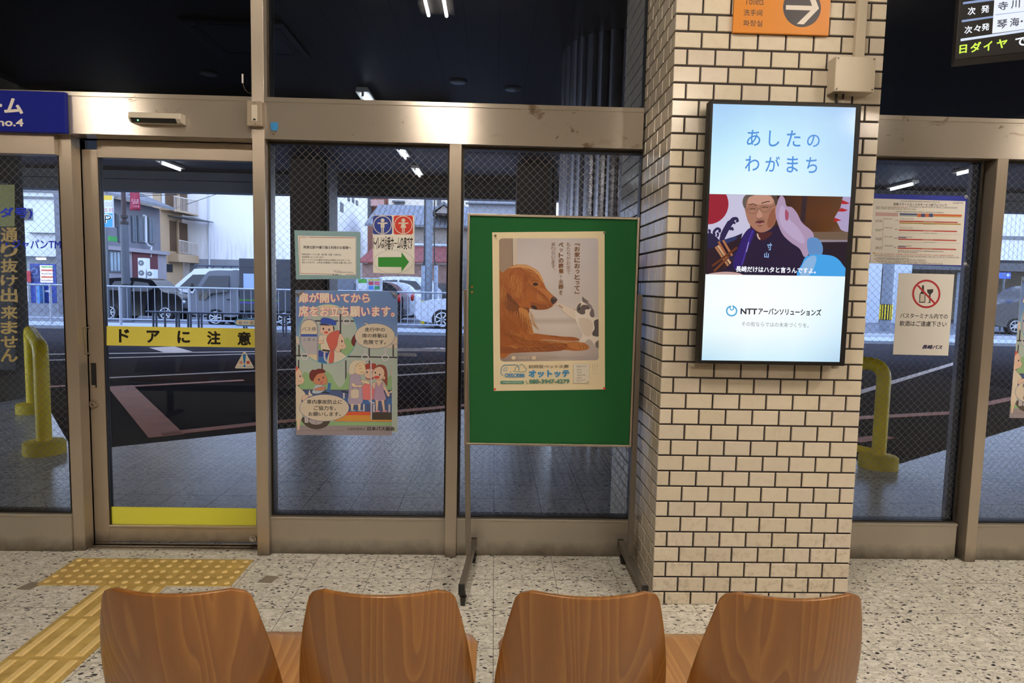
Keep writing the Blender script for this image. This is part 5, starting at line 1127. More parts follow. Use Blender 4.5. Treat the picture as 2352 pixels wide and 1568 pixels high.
# fluted round column
FL = plain('fluted_metal', (.42, .42, .47), .26, .9, .12, 3)
mb = MB(); cx, cy, R0 = 1.32, 6.52, .69; n = 36; prof = []
for k in range(n):
    a0 = 2*math.pi*k/n; w_ = 2*math.pi/n
    for f, dr in ((.03, -.028), (.09, -.004), (.3, .006), (.5, .009), (.7, .006), (.91, -.004), (.97, -.028)): prof.append((R0+dr, a0+f*w_))
mb.prism([(cx+r*math.cos(a), cy+r*math.sin(a), .0) for r, a in prof], (0, 0, CZ-.0005)); o = obj('fluted_column', mb, FL); o.location.z = .0
tag(o, 'huge round column of vertical metal flutes outside, between the green board and the pillar', 'column')
# round concrete column with the yellow warning lettering, far left
cc = thing('warning_column', 'dark round concrete column at the far left with yellow vertical lettering', 'column', (-6.15, 7.7, 0))
mb = MB(); mb.lathe((-6.15, 7.7, 0), [(.62, 0), (.62, CZ-.0005)], 40); obj('shaft', mb, N('dark_concrete').m if False else plain('dark_concrete', '#45443f', .8, 0, .35, 4), cc, smooth=40)
pc = YP(7.03); mb = MB(); mb.pbox(pc, -60, 418, 36.5, 850, -.03, 0); obj('sign_board', mb, plain('sign_board_dark', '#2c2a24', .6, 0, .3, 5), cc)
S = Print(pc, d=.001); S.poly([(-60, 424), (34, 424), (34, 520), (-60, 520)], '#9a9420')
for ch, y0, y1 in (('通', 522, 556), ('り', 560, 590), ('抜', 594, 626), ('け', 631, 657), ('出', 661, 694), ('来', 702, 733), ('ま', 737, 767), ('せ', 771, 798), ('ん', 800, 831)): S.text(ch, 1.5, y0, 41, y1, '#e8ac00', .03)
obj('warning_lettering', S, INK, cc, color=True)
# canopy lamps and downlights
LB = ['slim canopy tube lamp seen through the sliding door', 'slim canopy tube lamp above the toilet notice, farthest of its row', 'slim canopy tube lamp behind the top of the middle window', 'slim canopy tube lamp just above the middle header', 'slim canopy tube lamp above the blue-edged notice', 'slim canopy tube lamp by the right post']
for (x, y), lb in zip(((-6.4, 13.23), (-1.57, 13.23), (-1.60, 11.34), (-1.58, 8.27), (8.34, 13.4), (8.39, 11.48)), LB): batten('canopy_lamp', lb, x, y, CZ, .75, .16, 0, TUBE_OUT, 'canopy tube lamps', two=False)
DLM = plain('downlight_cover', '#8a867e', .3, 0, .05)
for (x, y), lb in zip(((-3.19, 7.5), (-.45, 7.53), (.17, 7.74)), ('round unlit downlight seen in the upper left glass', 'round unlit downlight in the canopy above the middle header, larger of two', 'round unlit downlight in the canopy close to the fluted column')):
    k = thing('downlight', lb, 'downlight', (x, y, CZ)); mb = MB(); mb.lathe((x, y, CZ-.012), [(.10, 0), (.105, .004), (.105, .0115)], 28); obj('trim_ring', mb, GRY, k, smooth=40); mb = MB(); mb.lathe((x, y, CZ-.015), [(.075, 0), (.085, .003)], 28); obj('cover', mb, DLM, k, smooth=40)
for (x, y), lb in zip(((-2.35, 6.4), (-1.55, 10.3)), ('dark square ceiling cassette under the canopy, above the middle header', 'dark ceiling cassette under the canopy, below the middle header')):
    k = thing('ceiling_cassette', lb, 'air conditioner', (x, y, CZ)); mb = MB(); mb.box(x-.45, x+.45, y-.45, y+.45, CZ-.03, CZ-.0005); obj('panel', mb, plain('cassette_panel', '#2e2a28', .5), k, bevel=.02)
    for s in (-1, 1):
        mb = MB(); mb.box(x-.32, x+.32, y+s*.36-.03, y+s*.36+.03, CZ-.033, CZ-.03); obj('louver', mb, BLK, k); mb = MB(); mb.box(x+s*.36-.03, x+s*.36+.03, y-.32, y+.32, CZ-.033, CZ-.03); obj('louver', mb, BLK, k)
# yellow hoop barriers on round feet
YELP = plain('barrier_yellow', '#f4d60c', .4, 0, .12, 8); YELB = plain('barrier_base_yellow', '#dcc010', .6, 0, .2, 8)
def hoop(name, lb, a, b, h, low=None):
    a, b = Vector(a), Vector(b); t = thing(name, lb, 'barrier', tuple((a+b)/2)); d_ = (b-a).normalized(); r = .11; U = Vector((0, 0, 1)); pts = [a+U*.01]
    pts += [a+U*(h-r)+d_*r*(1-math.cos(k*math.pi/10))+U*r*math.sin(k*math.pi/10) for k in range(6)]; pts += [b+U*(h-r)-d_*r*(1-math.cos(k*math.pi/10))+U*r*math.sin(k*math.pi/10) for k in range(5, -1, -1)]+[b+U*.01]
    mb = MB(); mb.tube(pts, .055, 16); obj('hoop_tube', mb, YELP, t, smooth=40)
    if low: mb = MB(); mb.cyl(a+U*low, b+U*low, .03, None, 12); obj('lower_rail', mb, YELP, t, smooth=40)
    for p in (a, b): mb = MB(); mb.lathe(p, [(.15, .0005), (.15, .09), (.14, .10), (.06, .11)], 28); obj('base', mb, YELB, t, smooth=40)
b0 = G(103, 1040); hoop('hoop_barrier', 'yellow tubular hoop barrier outside the left window, seen end on', (b0.x, b0.y, 0), (b0.x-1.2, b0.y+1.6, 0), A(95, 797, b0.y).z)
b1 = G(2016, 1072); hoop('hoop_barrier', 'yellow tubular hoop barrier outside, just right of the pillar', (b1.x, b1.y, 0), (b1.x-.97, b1.y+1.27, 0), A(2020, 838, b1.y).z, .12)
# ================================================================== STREET FURNITURE
WST = plain('galvanised_white', '#a9b0bb', .4, .5, .08)
FY = 19.45; fn = thing('guard_fence', 'long white steel guard fence along the far side of the bus road', 'fence', (-10, FY, RZ))
zt = A(350, 659, FY).z; zb = A(350, 734, FY).z; fx0, fx1 = -17.6, .4
mb = MB(); mb.cyl((fx0, FY, zt), (fx1, FY, zt), .028, None, 10); obj('top_rail', mb, WST, fn, smooth=40)
mb = MB(); mb.cyl((fx0, FY, zb), (fx1, FY, zb), .022, None, 8); obj('bottom_rail', mb, WST, fn, smooth=40)
x = A(435, 700, FY).x; k = math.floor((fx0-x)/.2)+1
while x+k*.2 < fx1:
    if k % 10: mb = MB(); mb.cyl((x+k*.2, FY, zb), (x+k*.2, FY, zt), .0105, None, 6); obj('baluster', mb, WST, fn)
    k += 1
for j in range(-4, 6):
    xx = x+j*2.0
    if fx0 <= xx <= fx1: mb = MB(); mb.cyl((xx, FY, RZ+.09), (xx, FY, zt), .038, None, 12); obj('post', mb, WST, fn, smooth=40)
LY = 17.6; lr = thing('low_railing', 'low grey pipe railing in front of the white guard fence', 'railing', (-8.5, LY, RZ)); z1 = A(450, 718, LY).z; DG = plain('railing_grey', '#4c5360', .5, .3)
mb = MB(); mb.cyl((A(335, 716, LY).x, LY, z1), (A(700, 724, LY).x, LY, z1), .03, None, 10); obj('top_rail', mb, DG, lr, smooth=40)
for px in (352, 359, 379, 405, 411, 432, 438, 456, 463, 560, 566, 650, 657): x_ = A(px, 730, LY).x; mb = MB(); mb.cyl((x_, LY, RZ), (x_, LY, z1), .028, None, 8); obj('post', mb, DG, lr)
# lamp post with banner
p = G(292, 741, RZ); lp = thing('lamp_post', 'dark street lamp post with collars behind the sliding door', 'lamp post', (p.x, p.y, RZ)); LPM = plain('lamp_post_paint', '#4d535c', .5, .2); LPD = plain('lamp_post_brown', '#33262a', .5, .2)
h1 = A(290, 655, p.y).z; h2 = A(289, 513, p.y).z
mb = MB(); mb.lathe(p, [(.21, .031), (.20, .08), (.14, .12), (.138, h1-p.z)], 20); obj('lower_pole', mb, LPM, lp, smooth=40)
mb = MB(); mb.lathe(p, [(.128, h1-p.z), (.115, h2-p.z)], 20); obj('middle_pole', mb, LPM, lp, smooth=40)
mb = MB(); mb.lathe(p, [(.075, h2-p.z), (.06, 6.5)], 16); obj('upper_pole', mb, LPD, lp, smooth=40)
mb = MB()
for z, r in ((h1, .15), (h2+.02, .135), (h2+.22, .12)): mb.lathe((p.x, p.y, z-.05), [(r, 0), (r, .09)], 20)
obj('collar', mb, BLK, lp, smooth=40)
mb = MB(); mb.cyl((p.x, p.y, 5.05), (p.x+.7, p.y, 5.05), .02, None, 8); obj('banner_arm', mb, LPD, lp)
py_ = YP(p.y-.03); q = N('banner_crimson'); q.set(Roughness=.7); q.base(q.mix(q.noise(q.coords((8, 8, 3)), 2, 4), (.22, .012, .035), (.34, .03, .07)))
mb = MB()
def bf(a, b): e = py_.P(297+24*a, 430+53*b); return e+Vector((0, .05*math.sin(a*5+b*3), 0))
mb.grid(bf, 8, 8); bn = thing('street_banner', 'crimson banner hanging from the lamp post', 'banner', tuple(py_.P(309, 430))); obj('cloth', mb, q.m, bn, smooth=60, solid=.006)
S = Print(YP(p.y-.09), 220, 420, 6.03, d=.0); S.squig(495, 590, 240, 30, '#c9a0a8', 41); S.squig(510, 590, 275, 30, '#c9a0a8', 42); S.squig(525, 590, 325, 26, '#c9a0a8', 43); S.ring(530, 105, 26, 26, 10, '#b56a78'); obj('lettering', S, INK, bn, color=True)
# utility pole with cable guards
p = A(982, 700, 23.6); p.z = RZ; up = thing('utility_pole', 'grey concrete utility pole with two cable guards, right of the toilet notice', 'pole', (p.x, p.y, RZ)); CON = plain('pole_concrete', '#727a84', .8, 0, .12, 3); ZN = plain('guard_zinc', '#8b98a8', .45, .4)
mb = MB(); mb.lathe(p, [(.17, .031), (.135, 8)], 20); obj('pole', mb, CON, up, smooth=40)
for px, lab in ((972, 0), (1001, 1)):
    x_ = A(px, 680, p.y-.1).x; hz = A(px, 610, p.y).z; mb = MB(); mb.cyl((x_, p.y-.15, RZ+.031), (x_, p.y-.15, hz), .075, None, 16); go = obj('cable_guard', mb, ZN, up, smooth=40)
    mb = MB(); mb.cyl((x_, p.y-.15, hz), (x_+(.03 if lab == 0 else -.06), p.y-.15, hz+.22), .06, .02, 12); mb.cyl((x_+(.03 if lab == 0 else -.06), p.y-.15, hz+.2), (x_+(.03 if lab == 0 else -.10), p.y-.15, 6.5), .022, None, 8); obj('cable', mb, BLK, up)
    mb = MB(); z_a, z_b = RZ+.04, A(px, 690, p.y).z; n_ = 6
    for k in range(n_): mb.tube([(x_-.077+.154*k/n_, p.y-.225, z_a), (x_-.077+.154*(k+.5)/n_, p.y-.225, z_b)], .012, 4)
    obj('yellow_stripe', mb, YELP, go)
_hp = Pl((-15.4, 0, 0), (0, 1, 0)); _wp = YP(34.69)
for a_, b_, lb in ((_hp.P(262, 449), _wp.P(640, 430), 'upper line'), (_hp.P(264, 453), _wp.P(640, 435), 'lower line'), (Vector((-15.9, 33, A(410, 480, 33).z)), _wp.P(520, 438), 'short slanting line')):
    mb = MB(); mb.tube([a_, b_], .014, 5); tag(obj('overhead_cable', mb, BLK), 'thin overhead cable crossing the street view, '+lb, 'cable')
# ================================================================== VEHICLES
TYRE = plain('tyre', '#131314', .8); HUB = plain('alloy_rim', (.45, .46, .48), .3, .9, .1); WIN = plain('vehicle_glass', '#10161a', .08, 0, .2); HEAD = plain('lens_clear', '#b7bec6', .1, 0, .1); TAIL = plain('lens_red', '#a3141a', .2, 0, .1)
def vehicle(name, label, x, y, flip, L, W, body, roofcol, prof, wins, wheels, rwh=.31, extra=None, gz=RZ+.03):
    """prof: side outline (x along the length from nose, z); wins: side window outlines; nose points to -x unless flipped"""
    t = thing(name, label, name if name in ('car', 'truck', 'van') else 'car', (x, y, gz)); sg = -1 if flip else 1
    fx = lambda a: x+sg*(a-L/2)
    zb_ = max(p[1] for p in prof)
    def ins(z): return 0 if z < zb_*.58 else (z-zb_*.58)*.32
    pts = crom(prof, 4, True); pts = [(max(0, min(L, a)), max(.16, b)) for a, b in pts]
    mb = MB(); n = len(pts); vs = [(fx(a), y-W/2+ins(b), gz+b) for a, b in pts]+[(fx(a), y+W/2-ins(b), gz+b) for a, b in pts]
    mb.raw(vs, [tuple(range(n)), tuple(range(2*n-1, n-1, -1))]+[(i, i+n, (i+1) % n+n, (i+1) % n) for i in range(n)]); obj('body', mb, body, t, smooth=35, weld=True)
    mb = MB()
    for wl in wins:
        for s in (-1, 1):
            q_ = [(fx(a), y+s*(W/2-ins(b)+.006), gz+b) for a, b in wl]; mb.face(q_ if (s*sg > 0) else q_[::-1])
    obj('side_window', mb, WIN, t)
    for a in wheels:
        for s in (-1, 1):
            w_ = MB(); w_.cyl((fx(a), y+s*(W/2-.19), gz+rwh), (fx(a), y+s*(W/2+.012), gz+rwh), rwh, None, 28); wo = obj('wheel', w_, TYRE, t, smooth=40)
            h = MB(); h.cyl((fx(a), y+s*(W/2+.01), gz+rwh), (fx(a), y+s*(W/2+.018), gz+rwh), rwh*.28, None, 20); h.tube([(fx(a)+rwh*.66*math.cos(k*math.pi/14), y+s*(W/2+.014), gz+rwh+rwh*.66*math.sin(k*math.pi/14)) for k in range(28)], rwh*.07, 6, closed=True)
            for k in range(7): an = 2*math.pi*k/7; h.cyl((fx(a)+rwh*.2*math.cos(an), y+s*(W/2+.015), gz+rwh+rwh*.2*math.sin(an)), (fx(a)+rwh*.66*math.cos(an), y+s*(W/2+.015), gz+rwh+rwh*.66*math.sin(an)), rwh*.085, None, 6)
            obj('rim', h, HUB, wo, smooth=40)
    if extra: extra(t, fx, lambda b: gz+b, y, W, ins)
    return t
CB = plain('car_paint_black', '#0b0d12', .12, 0, .1); CW = plain('car_paint_white', '#c6ccd4', .2, 0, .03); CS = plain('car_paint_silver', '#8d949e', .22, .4, .05); CK = plain('truck_paint_grey', '#666b73', .35, .1, .04); CD = plain('car_paint_dark', '#23252b', .18, .2, .1)
MINI = [(.02, .35), (.0, .75), (.25, .98), (1.0, 1.08), (1.35, 1.3), (1.75, 1.52), (2.8, 1.58), (4.1, 1.52), (4.5, 1.3), (4.62, .8), (4.6, .35), (3.6, .2), (1, .2)]
MINW = [[(1.45, 1.08), (1.85, 1.40), (2.65, 1.46), (2.65, 1.08)], [(2.72, 1.08), (2.72, 1.46), (3.6, 1.44), (3.9, 1.12)]]
def lights(a_head, zh, a_tail, zt_, L, paint=None):
    paint = paint or CB
    def f(t, fx, gz, y, W, ins):
        for s in (-1, 1):
            mb = MB(); mb.ball((fx(a_head), y+s*(W/2-.18), gz(zh)), .11, 10, 6, 0, (1.3, 1.5, .8)); obj('headlamp', mb, HEAD, t, smooth=60)
            mb = MB(); mb.ball((fx(a_tail), y+s*(W/2-.14), gz(zt_)), .11, 10, 6, 0, (.9, 1.2, 1.7)); obj('tail_lamp', mb, TAIL, t, smooth=60)
            mb = MB(); mb.ball((fx(a_head+L*.3), y+s*(W/2+.06), gz(1.06)), .09, 10, 6, 0, (.7, 1, 1.1)); obj('wing_mirror', mb, paint, t, smooth=60)
    return f
xb = A(440, 700, 23.2).x
k_ = .64; vehicle('car', 'black car passing behind the guard fence, seen through the sliding door', xb-1.48, 23.2, True, 2.96, 1.45, CB, None, [(a*k_, b*.92) for a, b in MINI], [[(a*k_, b*.92) for a, b in w_] for w_ in MINW], (.55, 2.4), .27, extra=lights(.1, .66, 2.88, .9, 2.96))
# grey light truck with box
TY = 21.2; x0 = A(436, 700, TY-.75).x
def truckx(t, fx, gz, y, W, ins):
    mb = MB(); mb.box(fx(1.52), fx(3.6), y-W/2-.02, y+W/2+.02, gz(.50), gz(2.12)); bo = obj('box_body', mb, plain('truck_box_dark', '#3b4048', .5, .1), t, bevel=.02)
    pl_ = YP(y-W/2-.022); mb = MB(); mb.pbox(pl_, 559, 628, 600, 662, 0, .004); obj('paper_panel', mb, plain('panel_pale_blue', '#9db4dc', .5), bo)
    mb = MB(); mb.pbox(pl_, 551, 612.5, 620, 614, 0, .012); obj('trim_strip', mb, WST, bo)
    mb = MB(); mb.pbox(pl_, 551, 687, 640, 692.5, 0, .003); obj('green_stripe', mb, plain('stripe_green', '#3f7a2c', .5), bo); mb = MB(); mb.pbox(pl_, 551, 692.5, 640, 698.5, 0, .003); obj('violet_stripe', mb, plain('stripe_violet', '#4a4488', .5), bo)
    mb = MB(); mb.box(fx(1.13), fx(1.25), y-W/2-.012, y-W/2, gz(.82), gz(.86)); obj('door_handle', mb, BLK, t)
    mb = MB(); mb.ball((fx(.12), y-W/2-.12, gz(1.22)), .1, 10, 8, 0, (.6, .8, 1.5)); obj('wing_mirror', mb, BLK, t, smooth=60)
    mb = MB(); mb.box(fx(.02), fx(3.5), y-W/2+.1, y+W/2-.1, gz(.30), gz(.52)); obj('chassis', mb, DARKGAP, t)
vehicle('truck', 'grey light truck with a dark box body, parked behind the guard fence', x0+1.75, TY, False, 3.5, 1.48, CK, None, [(a*.87, b) for a, b in ((.02, .38), (.0, .8), (.10, 1.0), (.48, 1.62), (.75, 1.73), (1.3, 1.74), (1.66, 1.72), (1.70, 1.2), (1.70, .36), (.9, .34))], [[(a*.87, b) for a, b in ((.30, 1.06), (.60, 1.56), (1.32, 1.58), (1.34, 1.08), (.75, 1.02), (.55, .82), (.30, .80))]], (.78, 2.9), .27, truckx)
def rackx(t, fx, gz, y, W, ins):
    mb = MB()
    for s in (-.5, .5): mb.cyl((fx(1.0), y+s, gz(1.98)), (fx(3.2), y+s, gz(1.98)), .03, None, 8)
    for a in (1.05, 1.7, 2.4, 3.1):
        mb.cyl((fx(a), y-.55, gz(1.98)), (fx(a), y+.55, gz(1.98)), .025, None, 8)
        for s in (-.5, .5): mb.cyl((fx(a), y+s, gz(1.84)), (fx(a), y+s, gz(1.98)), .03, None, 8)
    obj('roof_rack', mb, plain('rack_dark', '#3d4650', .4, .4), t)
xv = A(384, 640, 25.5).x
vehicle('van', 'pale silver van with a roof rack behind the black car', xv+2.2, 26.2, False, 4.5, 1.7, CW, None, [(.0, .4), (.0, .9), (.25, 1.05), (.95, 1.72), (1.3, 1.86), (3.6, 1.88), (4.4, 1.8), (4.5, .9), (4.5, .4), (2.2, .2)], [[(.55, 1.12), (1.02, 1.62), (1.7, 1.64), (1.7, 1.12)], [(1.85, 1.12), (1.85, 1.64), (3.0, 1.64), (3.0, 1.12)], [(3.1, 1.12), (3.1, 1.64), (4.2, 1.6), (4.3, 1.14)]], (.9, 3.6), .31, rackx)
WAG = [(.02, .35), (.0, .75), (.3, .92), (1.1, 1.02), (1.8, 1.42), (2.6, 1.50), (3.9, 1.46), (4.35, 1.1), (4.5, .9), (4.5, .35), (3.4, .2), (1, .2)]
WAGW = [[(1.6, 1.02), (2.0, 1.34), (2.7, 1.38), (2.7, 1.02)], [(2.78, 1.02), (2.78, 1.38), (3.5, 1.34), (3.8, 1.06)]]
def parked(xt, Y, paint, lb, prof=WAG, win=WAGW, name='car'):
    x_ = A(xt, 690, Y).x; vehicle(name, lb, x_-2.25, Y, False, 4.5, 1.7, paint, None, prof, win, (.85, 3.6), extra=lights(.12, .68, 4.36, .92, 4.5, paint))
parked(934, 23.2, CD, 'dark silver parked car with its red tail lamp beside the bus poster')
parked(962, 25.4, CW, 'white parked estate car behind the dark silver one')
parked(1012, 28.8, CW, 'white parked wagon farthest back, left of the utility pole', [(p_[0], p_[1]*1.16) for p_ in WAG], [[(a, b*1.16) for a, b in w_] for w_ in WAGW])
parked(1060, 32, CD, 'dark parked car farthest right behind the utility pole')
xf = A(953, 740, 20.6).x
vehicle('car', 'silver white car nosing out from the right behind the guard fence', xf+2.25, 21.55, False, 4.5, 1.7, CW, None, WAG, WAGW, (.85, 3.6), .33, lights(.16, .66, 4.4, .9, 4.5, CW))
xr = A(2286, 700, 24).x
vehicle('van', 'dark van in the street beyond the far right window', xr+2.2, 25.0, False, 4.5, 1.7, CD, None, [(p_[0], p_[1]*1.25) for p_ in WAG], [[(a, b*1.25) for a, b in w_] for w_ in WAGW], (1.0, 3.6), .31, None)

# ================================================================== BUILDINGS
def slabpl(t, name, pl, r, d0, d1, mt): mb = MB(); mb.pbox(pl, *r, d0, d1); return obj(name, mb, mt, t)
SASH = plain('window_sash', '#5f666e', .4, .3); WG = plain('far_window_glass', '#4c5a66', .1, 0, .25); WD = plain('far_window_dark', '#1a1d22', .12, 0, .2)
def fwin(t, pl, r, gm=WG, d=.06, bars=1, fr=None):
    w_ = slabpl(t, 'window', pl, r, -.04, d, fr or SASH); x0, y0, x1, y1 = r; e = (x1-x0)*.06
    for k in range(bars): a = x0+e+(x1-x0-2*e)*k/bars; b = x0+e+(x1-x0-2*e)*(k+1)/bars; mb = MB(); mb.pbox(pl, a+e*.3, y0+(y1-y0)*.08, b-e*.3, y1-(y1-y0)*.08, d, d+.01); obj('pane', mb, gm, w_)
# grey timber house along the side street
px_ = Pl((-15.4, 0, 0), (0, 1, 0)); h = thing('old_house', 'old grey timber house with a dark tiled roof beside the lamp post', 'house', (-18, 27, 0))
GRYW = plain('house_plaster_grey', '#6d6f78', .85, 0, .15, 2); LOWW = plain('house_lower_wall', '#8f8b90', .85, 0, .12, 2); MAR = plain('house_maroon_panel', '#5a2a30', .7)
RT = N('roof_tile_dark'); RT.set(Roughness=.6); sx = RT.n('SeparateXYZ'); t_ = RT.n('TexCoord'); RT.l(t_.outputs['Object'], sx.inputs[0])
wv = RT.math('FRACT', RT.math('DIVIDE', sx.outputs[0], .28)); wy = RT.math('FRACT', RT.math('DIVIDE', sx.outputs[1], .28)); RT.base(RT.mix(RT.math('MULTIPLY', RT.math('GREATER_THAN', wv, .75), .6), RT.mix(RT.noise(RT.coords((3, 3, 3)), 2, 5), (.10, .11, .125), (.22, .235, .26)), (.04, .04, .05)))
mb = MB(); mb.prism([(-15.4, 25.9, RZ), (-17, 25.9, RZ), (-19.8, 30.7, RZ), (-15.4, 30.7, RZ)], (0, 0, 4.65)); obj('wall', mb, GRYW, h)
mb = MB(); mb.box(-15.4, -15.15, 25.9, 30.7, RZ, 2.55); mb.box(-15.4, -15.0, 25.9, 30.7, 2.5, 2.66); obj('lower_storey', mb, LOWW, h)
mb = MB(); mb.prism([(-14.8, 25.7, 4.55), (-14.8, 30.85, 4.55), (-20.0, 30.85, 6.7), (-17.4, 25.7, 5.62)], (0, 0, .12)); obj('roof', mb, RT.m, h)
for r in ((300, 495, 312, 556), (313, 495, 337, 558), (338, 498, 353, 560)): fwin(h, px_, r, WG, .06, 2)
fwin(h, px_, (262, 489, 268, 520), WD); fwin(h, px_, (268, 492, 286, 556), WG, .06, 2)
pl15 = Pl((-15.15, 0, 0), (0, 1, 0)); fwin(h, pl15, (248, 575, 284, 626), plain('far_window_frosted', '#8fa3ad', .3, 0, .15), .04, 4); slabpl(h, 'maroon_panel', pl15, (303, 578, 362, 638), 0, .03, MAR)
mb = MB(); mb.tube([px_.P(x_, y_, .25) for x_, y_ in ((316, 494), (321, 496), (322, 556), (327, 563), (334, 566), (332, 590))], .05, 8); obj('white_pipe', mb, CW, h)
for r, lb, two in (((316, 592, 335, 638), 'tall white outdoor air conditioner unit with two fans by the old house', 2), ((337, 618, 353, 639), 'small white outdoor air conditioner unit with one fan by the old house', 1)):
    Yc = 26.5; pa = YP(Yc); t = thing('outdoor_unit', lb, 'air conditioner', tuple(pa.P((r[0]+r[2])/2, r[3]))); mb = MB(); mb.pbox(pa, *r, -.35, 0); obj('casing', mb, CW, t, bevel=.01); u0, v1 = pa.uv(r[0], r[1]); u1, v0 = pa.uv(r[2], r[3]); R_ = (u1-u0)*.36
    for k in range(two):
        zc = v0+(v1-v0)*(k+.5)/two; mb = MB(); c_ = Vector(((u0+u1)/2-.02, Yc, zc)); mb.cyl(c_, c_+Vector((0, -.02, 0)), R_, R_*.95, 24); g_ = obj('fan_grille', mb, SASH, t, smooth=40); mb = MB(); mb.cyl(c_+Vector((0, -.021, 0)), c_+Vector((0, -.03, 0)), R_*.25, None, 12); obj('fan_hub', mb, CW, g_)
    mb = MB(); mb.ubox(pa, u0, RZ+.03, u1, v0, -.4, -.02); obj('stand', mb, LOWW, t)
# blue and yellow hanging parking sign beside the door frame, little green sign
pgn = YP(22.0); t = thing('parking_sign', 'tall white parking sign with a blue P at the left of the street view', 'sign', tuple(pgn.P(250, 520))); slabpl(t, 'panel', pgn, (236, 449, 259, 522), -.1, 0, CW); S = Print(pgn, 220, 420, 6.03, d=.002); S.poly([(90, 175), (230, 175), (230, 235), (90, 235)], '#d8b52a'); S.poly([(90, 420), (232, 420), (232, 610), (90, 610)], '#2e94dd'); S.text('P', 110, 430, 222, 560, '#eef4fa', .05); S.text('100', 100, 265, 228, 325, '#b8a8a8'); S.squig(100, 228, 375, 40, '#c05a60', 51); obj('lettering', S, INK, t, color=True)
mb = MB(); q0 = pgn.P(246, 522); mb.cyl((q0.x, 21.95, RZ), (q0.x, 21.95, q0.z), .04, None, 8); obj('pole', mb, SASH, t)
t = thing('green_sign', 'small green lit sign left of the lamp post', 'sign', tuple(px_.P(255, 548))); slabpl(t, 'panel', Pl((-15.0, 0, 0), (0, 1, 0)), (248, 542, 265, 555), 0, .08, plain('sign_green', '#1f8a35', .4))
# cream apartment with balconies
pa = Pl((-15.9, 0, 0), (0, 1, 0)); t = thing('apartment_block', 'cream apartment block with railed balconies between the house and the white building', 'building', (-18, 31, 0)); CRM = plain('apartment_cream', '#b79d7c', .85, 0, .06, 1); CRL = plain('apartment_pale', '#d3c9bd', .85, 0, .05, 1); CDK = plain('apartment_recess', '#5c4630', .8, 0, .2, 2)
mb = MB(); mb.box(-19.6, -15.9, 31.0, 33.9, RZ, 9); obj('wall', mb, CRM, t); slabpl(t, 'pale_side_wall', YP(30.99), (200, 420, 352, 500), 0, .02, CRL)
for r in ((372, 420, 430, 486), (389, 506, 431, 580)): slabpl(t, 'balcony_opening', pa, r, 0, .02, CDK)
for r in ((404, 420, 409, 486), (404, 506, 408, 580)): slabpl(t, 'balcony_post', pa, r, .02, .1, CRM)
slabpl(t, 'white_panel', pa, (369, 420, 377, 478), .02, .05, CW)
for r0, r1, y0, y1 in ((376, 432, 450, 486), (388, 432, 551, 580)):
    mb = MB()
    for k in range(17): x_ = r0+(r1-r0)*k/16; mb.tube([pa.P(x_, y0+(x_-r0)*.2, .5), pa.P(x_, y1+(x_-r0)*.12, .5)], .014, 5)
    mb.tube([pa.P(r0, y0, .5), pa.P(r1, y0+(r1-r0)*.2, .5)], .03, 6); obj('balcony_rail', mb, CRL, t)
slabpl(t, 'balcony_slab', pa, (368, 478, 432, 496), 0, .52, CRM); slabpl(t, 'balcony_slab', pa, (385, 582, 434, 604), 0, .52, CRM); slabpl(t, 'ground_opening', pa, (379, 606, 396, 625), 0, .02, WD)
mb = MB(); mb.prism([pa.P(385, 496, 0), pa.P(432, 506, 0), pa.P(432, 506, 1.3)+Vector((0, 0, -.1)), pa.P(385, 496, 1.3)+Vector((0, 0, -.1))], (0, 0, .05)); obj('awning', mb, SASH, t)
# white rendered building
WHT = N('white_render'); WHT.set(Roughness=.85); nz = WHT.noise(WHT.coords((1.2, 1.2, .5)), 1.2, 6, .7); dr = WHT.noise(WHT.coords((5, 5, .35)), 1.6, 5, .75); gz_ = WHT.n('SeparateXYZ'); t_ = WHT.n('TexCoord'); WHT.l(t_.outputs['Object'], gz_.inputs[0])
mr = WHT.n('MapRange'); WHT.l(gz_.outputs[2], mr.inputs[0]); mr.inputs[1].default_value = 4.2; mr.inputs[2].default_value = 2.4
c = WHT.mix(nz, (.78, .78, .79), (.88, .88, .89)); c = WHT.mix(WHT.math('MULTIPLY', WHT.math('MULTIPLY', WHT.ramp(dr, [(.47, (0, 0, 0)), (.60, (1, 1, 1))]), mr.outputs[0]), .5), c, (.36, .36, .37)); WHT.base(c)
t = thing('white_building', 'large white rendered building with grey stains filling the back of the street view', 'building', (-12, 38, 0)); xc = A(765, 520, 34.7).x
mb = MB(); mb.box(-17.2, xc, 34.7, 44, RZ, 11); obj('wall', mb, WHT.m, t); pw_ = YP(34.7); slabpl(t, 'plinth', pw_, (437, 594, 667, 660), 0, .05, plain('plinth_concrete', '#8a8d92', .9, 0, .2, 2))
fwin(t, pw_, (527, 425, 583, 447), WG, .05, 3); mb = MB(); mb.tube([pw_.P(480, 425, .06), pw_.P(482, 625, .06)], .04, 8); obj('drain_pipe', mb, CW, t)
pe = Pl((xc, 0, 0), (0, 1, 0))
for r in ((781, 464, 788, 488), (798, 448, 803, 463), (808, 452, 813, 467), (817, 459, 822, 473)): fwin(t, pe, r, WG, .03)
